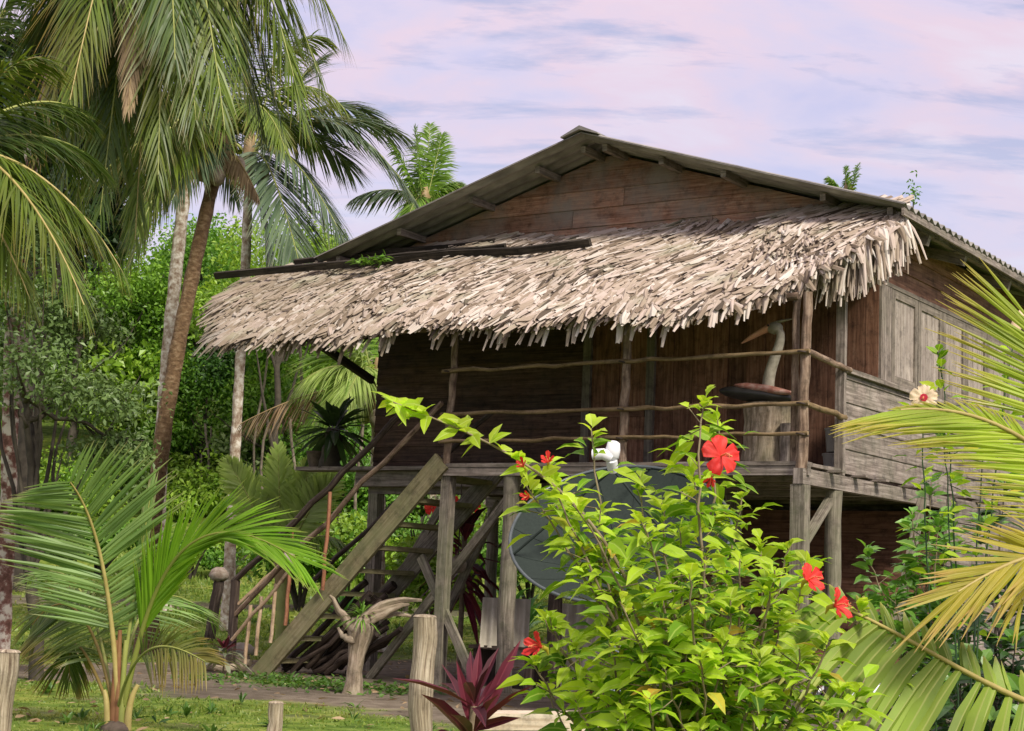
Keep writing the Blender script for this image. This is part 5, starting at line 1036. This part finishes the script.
for (x, y) in ((432, 508), (474, 507), (452, 500)): flower(t, tb, P(x, y, 24.8), (0, -1, .2), .11)
# weeds near the stairs
n = 1300; hx = rng.uniform(-6.4, -3.2, n); hy = rng.normal(-.85, .5, n)-.1*(hx+5); k = rng.random(n) < np.clip(1.2-((hx+5)/1.7)**2, 0, 1); hx, hy = hx[k], hy[k]; n = len(hx)
c = HO+hx[:, None]*HX+hy[:, None]*HY; az = rng.random(n)*6.28; d = np.stack([np.cos(az), np.sin(az), rng.uniform(.1, 1.2, n)], -1); mb = MB()
leaves(mb, c, d, A(0, 0, 1)+rng.normal(0, .3, (n, 3)), rng.uniform(.05, .11, n), rng.uniform(.025, .05, n)); tag(mb.build('weeds', M['weed']), 'low leafy weeds creeping over the dirt before the stairs', 'weeds', kind='stuff')

n = 900; x = rng.uniform(-6, 2.5, n); y = rng.uniform(9, 24, n); z = terrain(x, y)+.025; az = rng.random(n)*6.28; mb = MB()
leaves(mb, np.stack([x, y, z], -1), np.stack([np.cos(az), np.sin(az), rng.normal(0, .15, n)], -1), A(0, 0, 1)+rng.normal(0, .35, (n, 3)), rng.uniform(.05, .14, n), rng.uniform(.02, .05, n), droop=.0); tag(mb.build('leaf_litter', M['palm_dead']), 'dry brown fallen leaves scattered over the lawn and dirt', 'fallen leaves', kind='stuff')

mb = MB()
for k in range(210):
    y = 9+rng.random()**1.4*20; x = (-.34+rng.random()*.5)*y-.3
    if dirt_amt(x, y) > .6 or (x > 1 and y < 12): continue
    m_ = int(rng.integers(6, 16)); az = rng.random(m_)*6.28; e = rng.uniform(.3, 1.4, m_); d = np.stack([np.cos(az)*np.cos(e), np.sin(az)*np.cos(e), np.sin(e)], -1)
    leaves(mb, A(x, y, float(terrain(x, y)))+d*.01, d, A(0, 0, 1)+rng.normal(0, .3, (m_, 3)), rng.uniform(.07, .19, m_), rng.uniform(.012, .04), droop=.35)
tag(mb.build('weed_tufts', M['weed']), 'scattered broad bladed weed tufts standing in the lawn', 'weeds', kind='stuff')

def tree(name, label, base, top, r, crown, mat, n, ls, bark='bark_dark', branches=7, group=None, lobes=16):
    """crown: list of (centre, radii) in world space"""
    base = ground_z(base); t = thing(name, base, label, 'tree', group)
    tb = MB(); pts = wob(A(0, 0, -.2), np.asarray(top)-base, 10, r*.35); tb.tube(pts, np.linspace(r, r*.35, 10), 10, rough=.08)
    for k in range(branches):
        i = random.randint(3, 9); c, rr = crown[k % len(crown)]; tgt = np.asarray(c)-base+rng.normal(0, 1, 3)*np.asarray(rr)*.45
        tb.tube(bez([pts[i], pts[i]+(tgt-pts[i])*.5+A(0, 0, -.1), tgt], 9)+rng.normal(0, .02, (9, 3)), np.linspace(r*.42, r*.06, 9), 7)
    tb.build('trunk', M[bark], t)
    mb = MB()
    for c, rr in crown:
        p, q = clump_points(np.asarray(c)-base, rr, n//len(crown), lobes); cards(mb, p, ls*rng.uniform(.65, 1.25, len(p)), ls*.5, q*.5+A(0, -.15, .6))
    mb.build('crown', M[mat], t); return t
tree('spindly_tree', 'spindly dark branched tree with dull grey green leaves in front of the forest', P(40, 660, 16.5), P(28, 400, 16.5), .075, [(P(36, 380, 16.5), (1.0, .8, .7)), (P(100, 405, 16.2), (.75, .6, .45)), (P(20, 310, 16.8), (.8, .7, .65)), (P(112, 455, 16.5), (.65, .5, .35)), (P(10, 250, 17), (.7, .7, .6)), (P(75, 330, 16.8), (.6, .6, .5))], 'dull', 8500, .07, branches=18)
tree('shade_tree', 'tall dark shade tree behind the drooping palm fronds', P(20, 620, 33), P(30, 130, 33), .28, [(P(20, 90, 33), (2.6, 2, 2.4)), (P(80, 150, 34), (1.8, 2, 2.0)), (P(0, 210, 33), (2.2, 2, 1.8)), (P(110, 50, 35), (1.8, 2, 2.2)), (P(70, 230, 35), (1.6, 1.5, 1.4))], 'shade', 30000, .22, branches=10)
for (px, py, d, r, h, mt, lb) in ((285, 262, 42, 2.1, 1.9, 'bush_yellow', 'bright yellow green tree crown just above the end of the thatch'), (120, 330, 47, 2.2, 1.7, 'forest', 'rounded forest tree between the palm trunks and the spindly tree'), (205, 400, 47, 1.6, 1.5, 'bush', 'light green tree between the two crossing trunks and the slim pale trunk'), (285, 400, 46, 1.7, 1.5, 'forest', 'leafy tree standing below the overhanging end of the thatch'), (200, 262, 48, 2.0, 1.9, 'bush', 'bright tree at the forest edge right of the crossing trunks'), (85, 245, 46, 2.6, 2.2, 'forest', 'tall forest tree filling the gap under the drooping yellow fronds'), (20, 300, 47, 2.4, 2.2, 'dull', 'dull forest tree behind the spindly dark tree'), (340, 460, 44, 1.6, 1.6, 'bush', 'small tree behind the rosette plant on the ledge')):
    lb = lb.replace(' right of', ' beside'); c = P(px, py, d); tree('forest_tree', lb, A(c[0], c[1], 0), c+A(0, 0, -h*.2), .13, [(c, (r, r*.9, h)), (c+A(r*.5, .3, -h*.6), (r*.8, r*.7, h*.7)), (c+A(-r*.6, .2, -h*.7), (r*.8, r*.7, h*.7))], mt, 9000, .15, bark='bark_dark', branches=8)

def forest():
    mb = MB(); tb = 0
    for k in range(210):
        y = rng.uniform(46, 68); x = (rng.uniform(-.40, .16))*y
        if x > 2 and rng.random() < .55: continue
        z0 = float(terrain(x, y)); hh = rng.uniform(1.6, 5.2)*(1 if x < 0 else .5); r = rng.uniform(1.0, 2.2)
        p, q = clump_points((x, y, z0+hh), (r, r, r*rng.uniform(.75, 1.3)), 2600, 10); sz = rng.choice([.11, .16, .22, .34], p=[.25, .35, .25, .15]); p = p[:int(len(p)*min(1, (.2/sz)**.8))]; q = q[:len(p)]; cards(mb, p, sz*rng.uniform(.7, 1.2, len(p)), sz*.5, q*.6+A(0, -.2, .6), int(rng.choice(4, p=[.42, .28, .12, .18])))
    for k in range(130):
        y = rng.uniform(44, 48); x = rng.uniform(-.36, .12)*y; z0 = float(terrain(x, y)); r = rng.uniform(.5, 1.4)
        p, q = clump_points((x, y, z0+r*.5), (r, r, r), 620, 6); cards(mb, p, .17*rng.uniform(.7, 1.2, len(p)), .09, q*.6+A(0, -.2, .6), int(rng.choice(4, p=[.35, .45, 0, .2])))
    tag(mb.build('forest', [M['forest'], M['bush_yellow'], M['forest_deep'], M['forest_pale']]), 'dense bright green jungle covering the slope behind the yard', 'forest', kind='stuff')
    mb = MB()
    for k in range(26):
        y = rng.uniform(41, 48); x = rng.uniform(-.38, .1)*y; z0 = float(terrain(x, y)); h = rng.uniform(2, 5); mb.tube(wob((x, y, z0-.2), (x+rng.normal(0, .4), y, z0+h), 7, .05), rng.uniform(.02, .05), 6)
    tag(mb.build('undergrowth', M['stem_brown']), 'thin pale stems standing among the jungle leaves', 'undergrowth', kind='stuff')
forest()
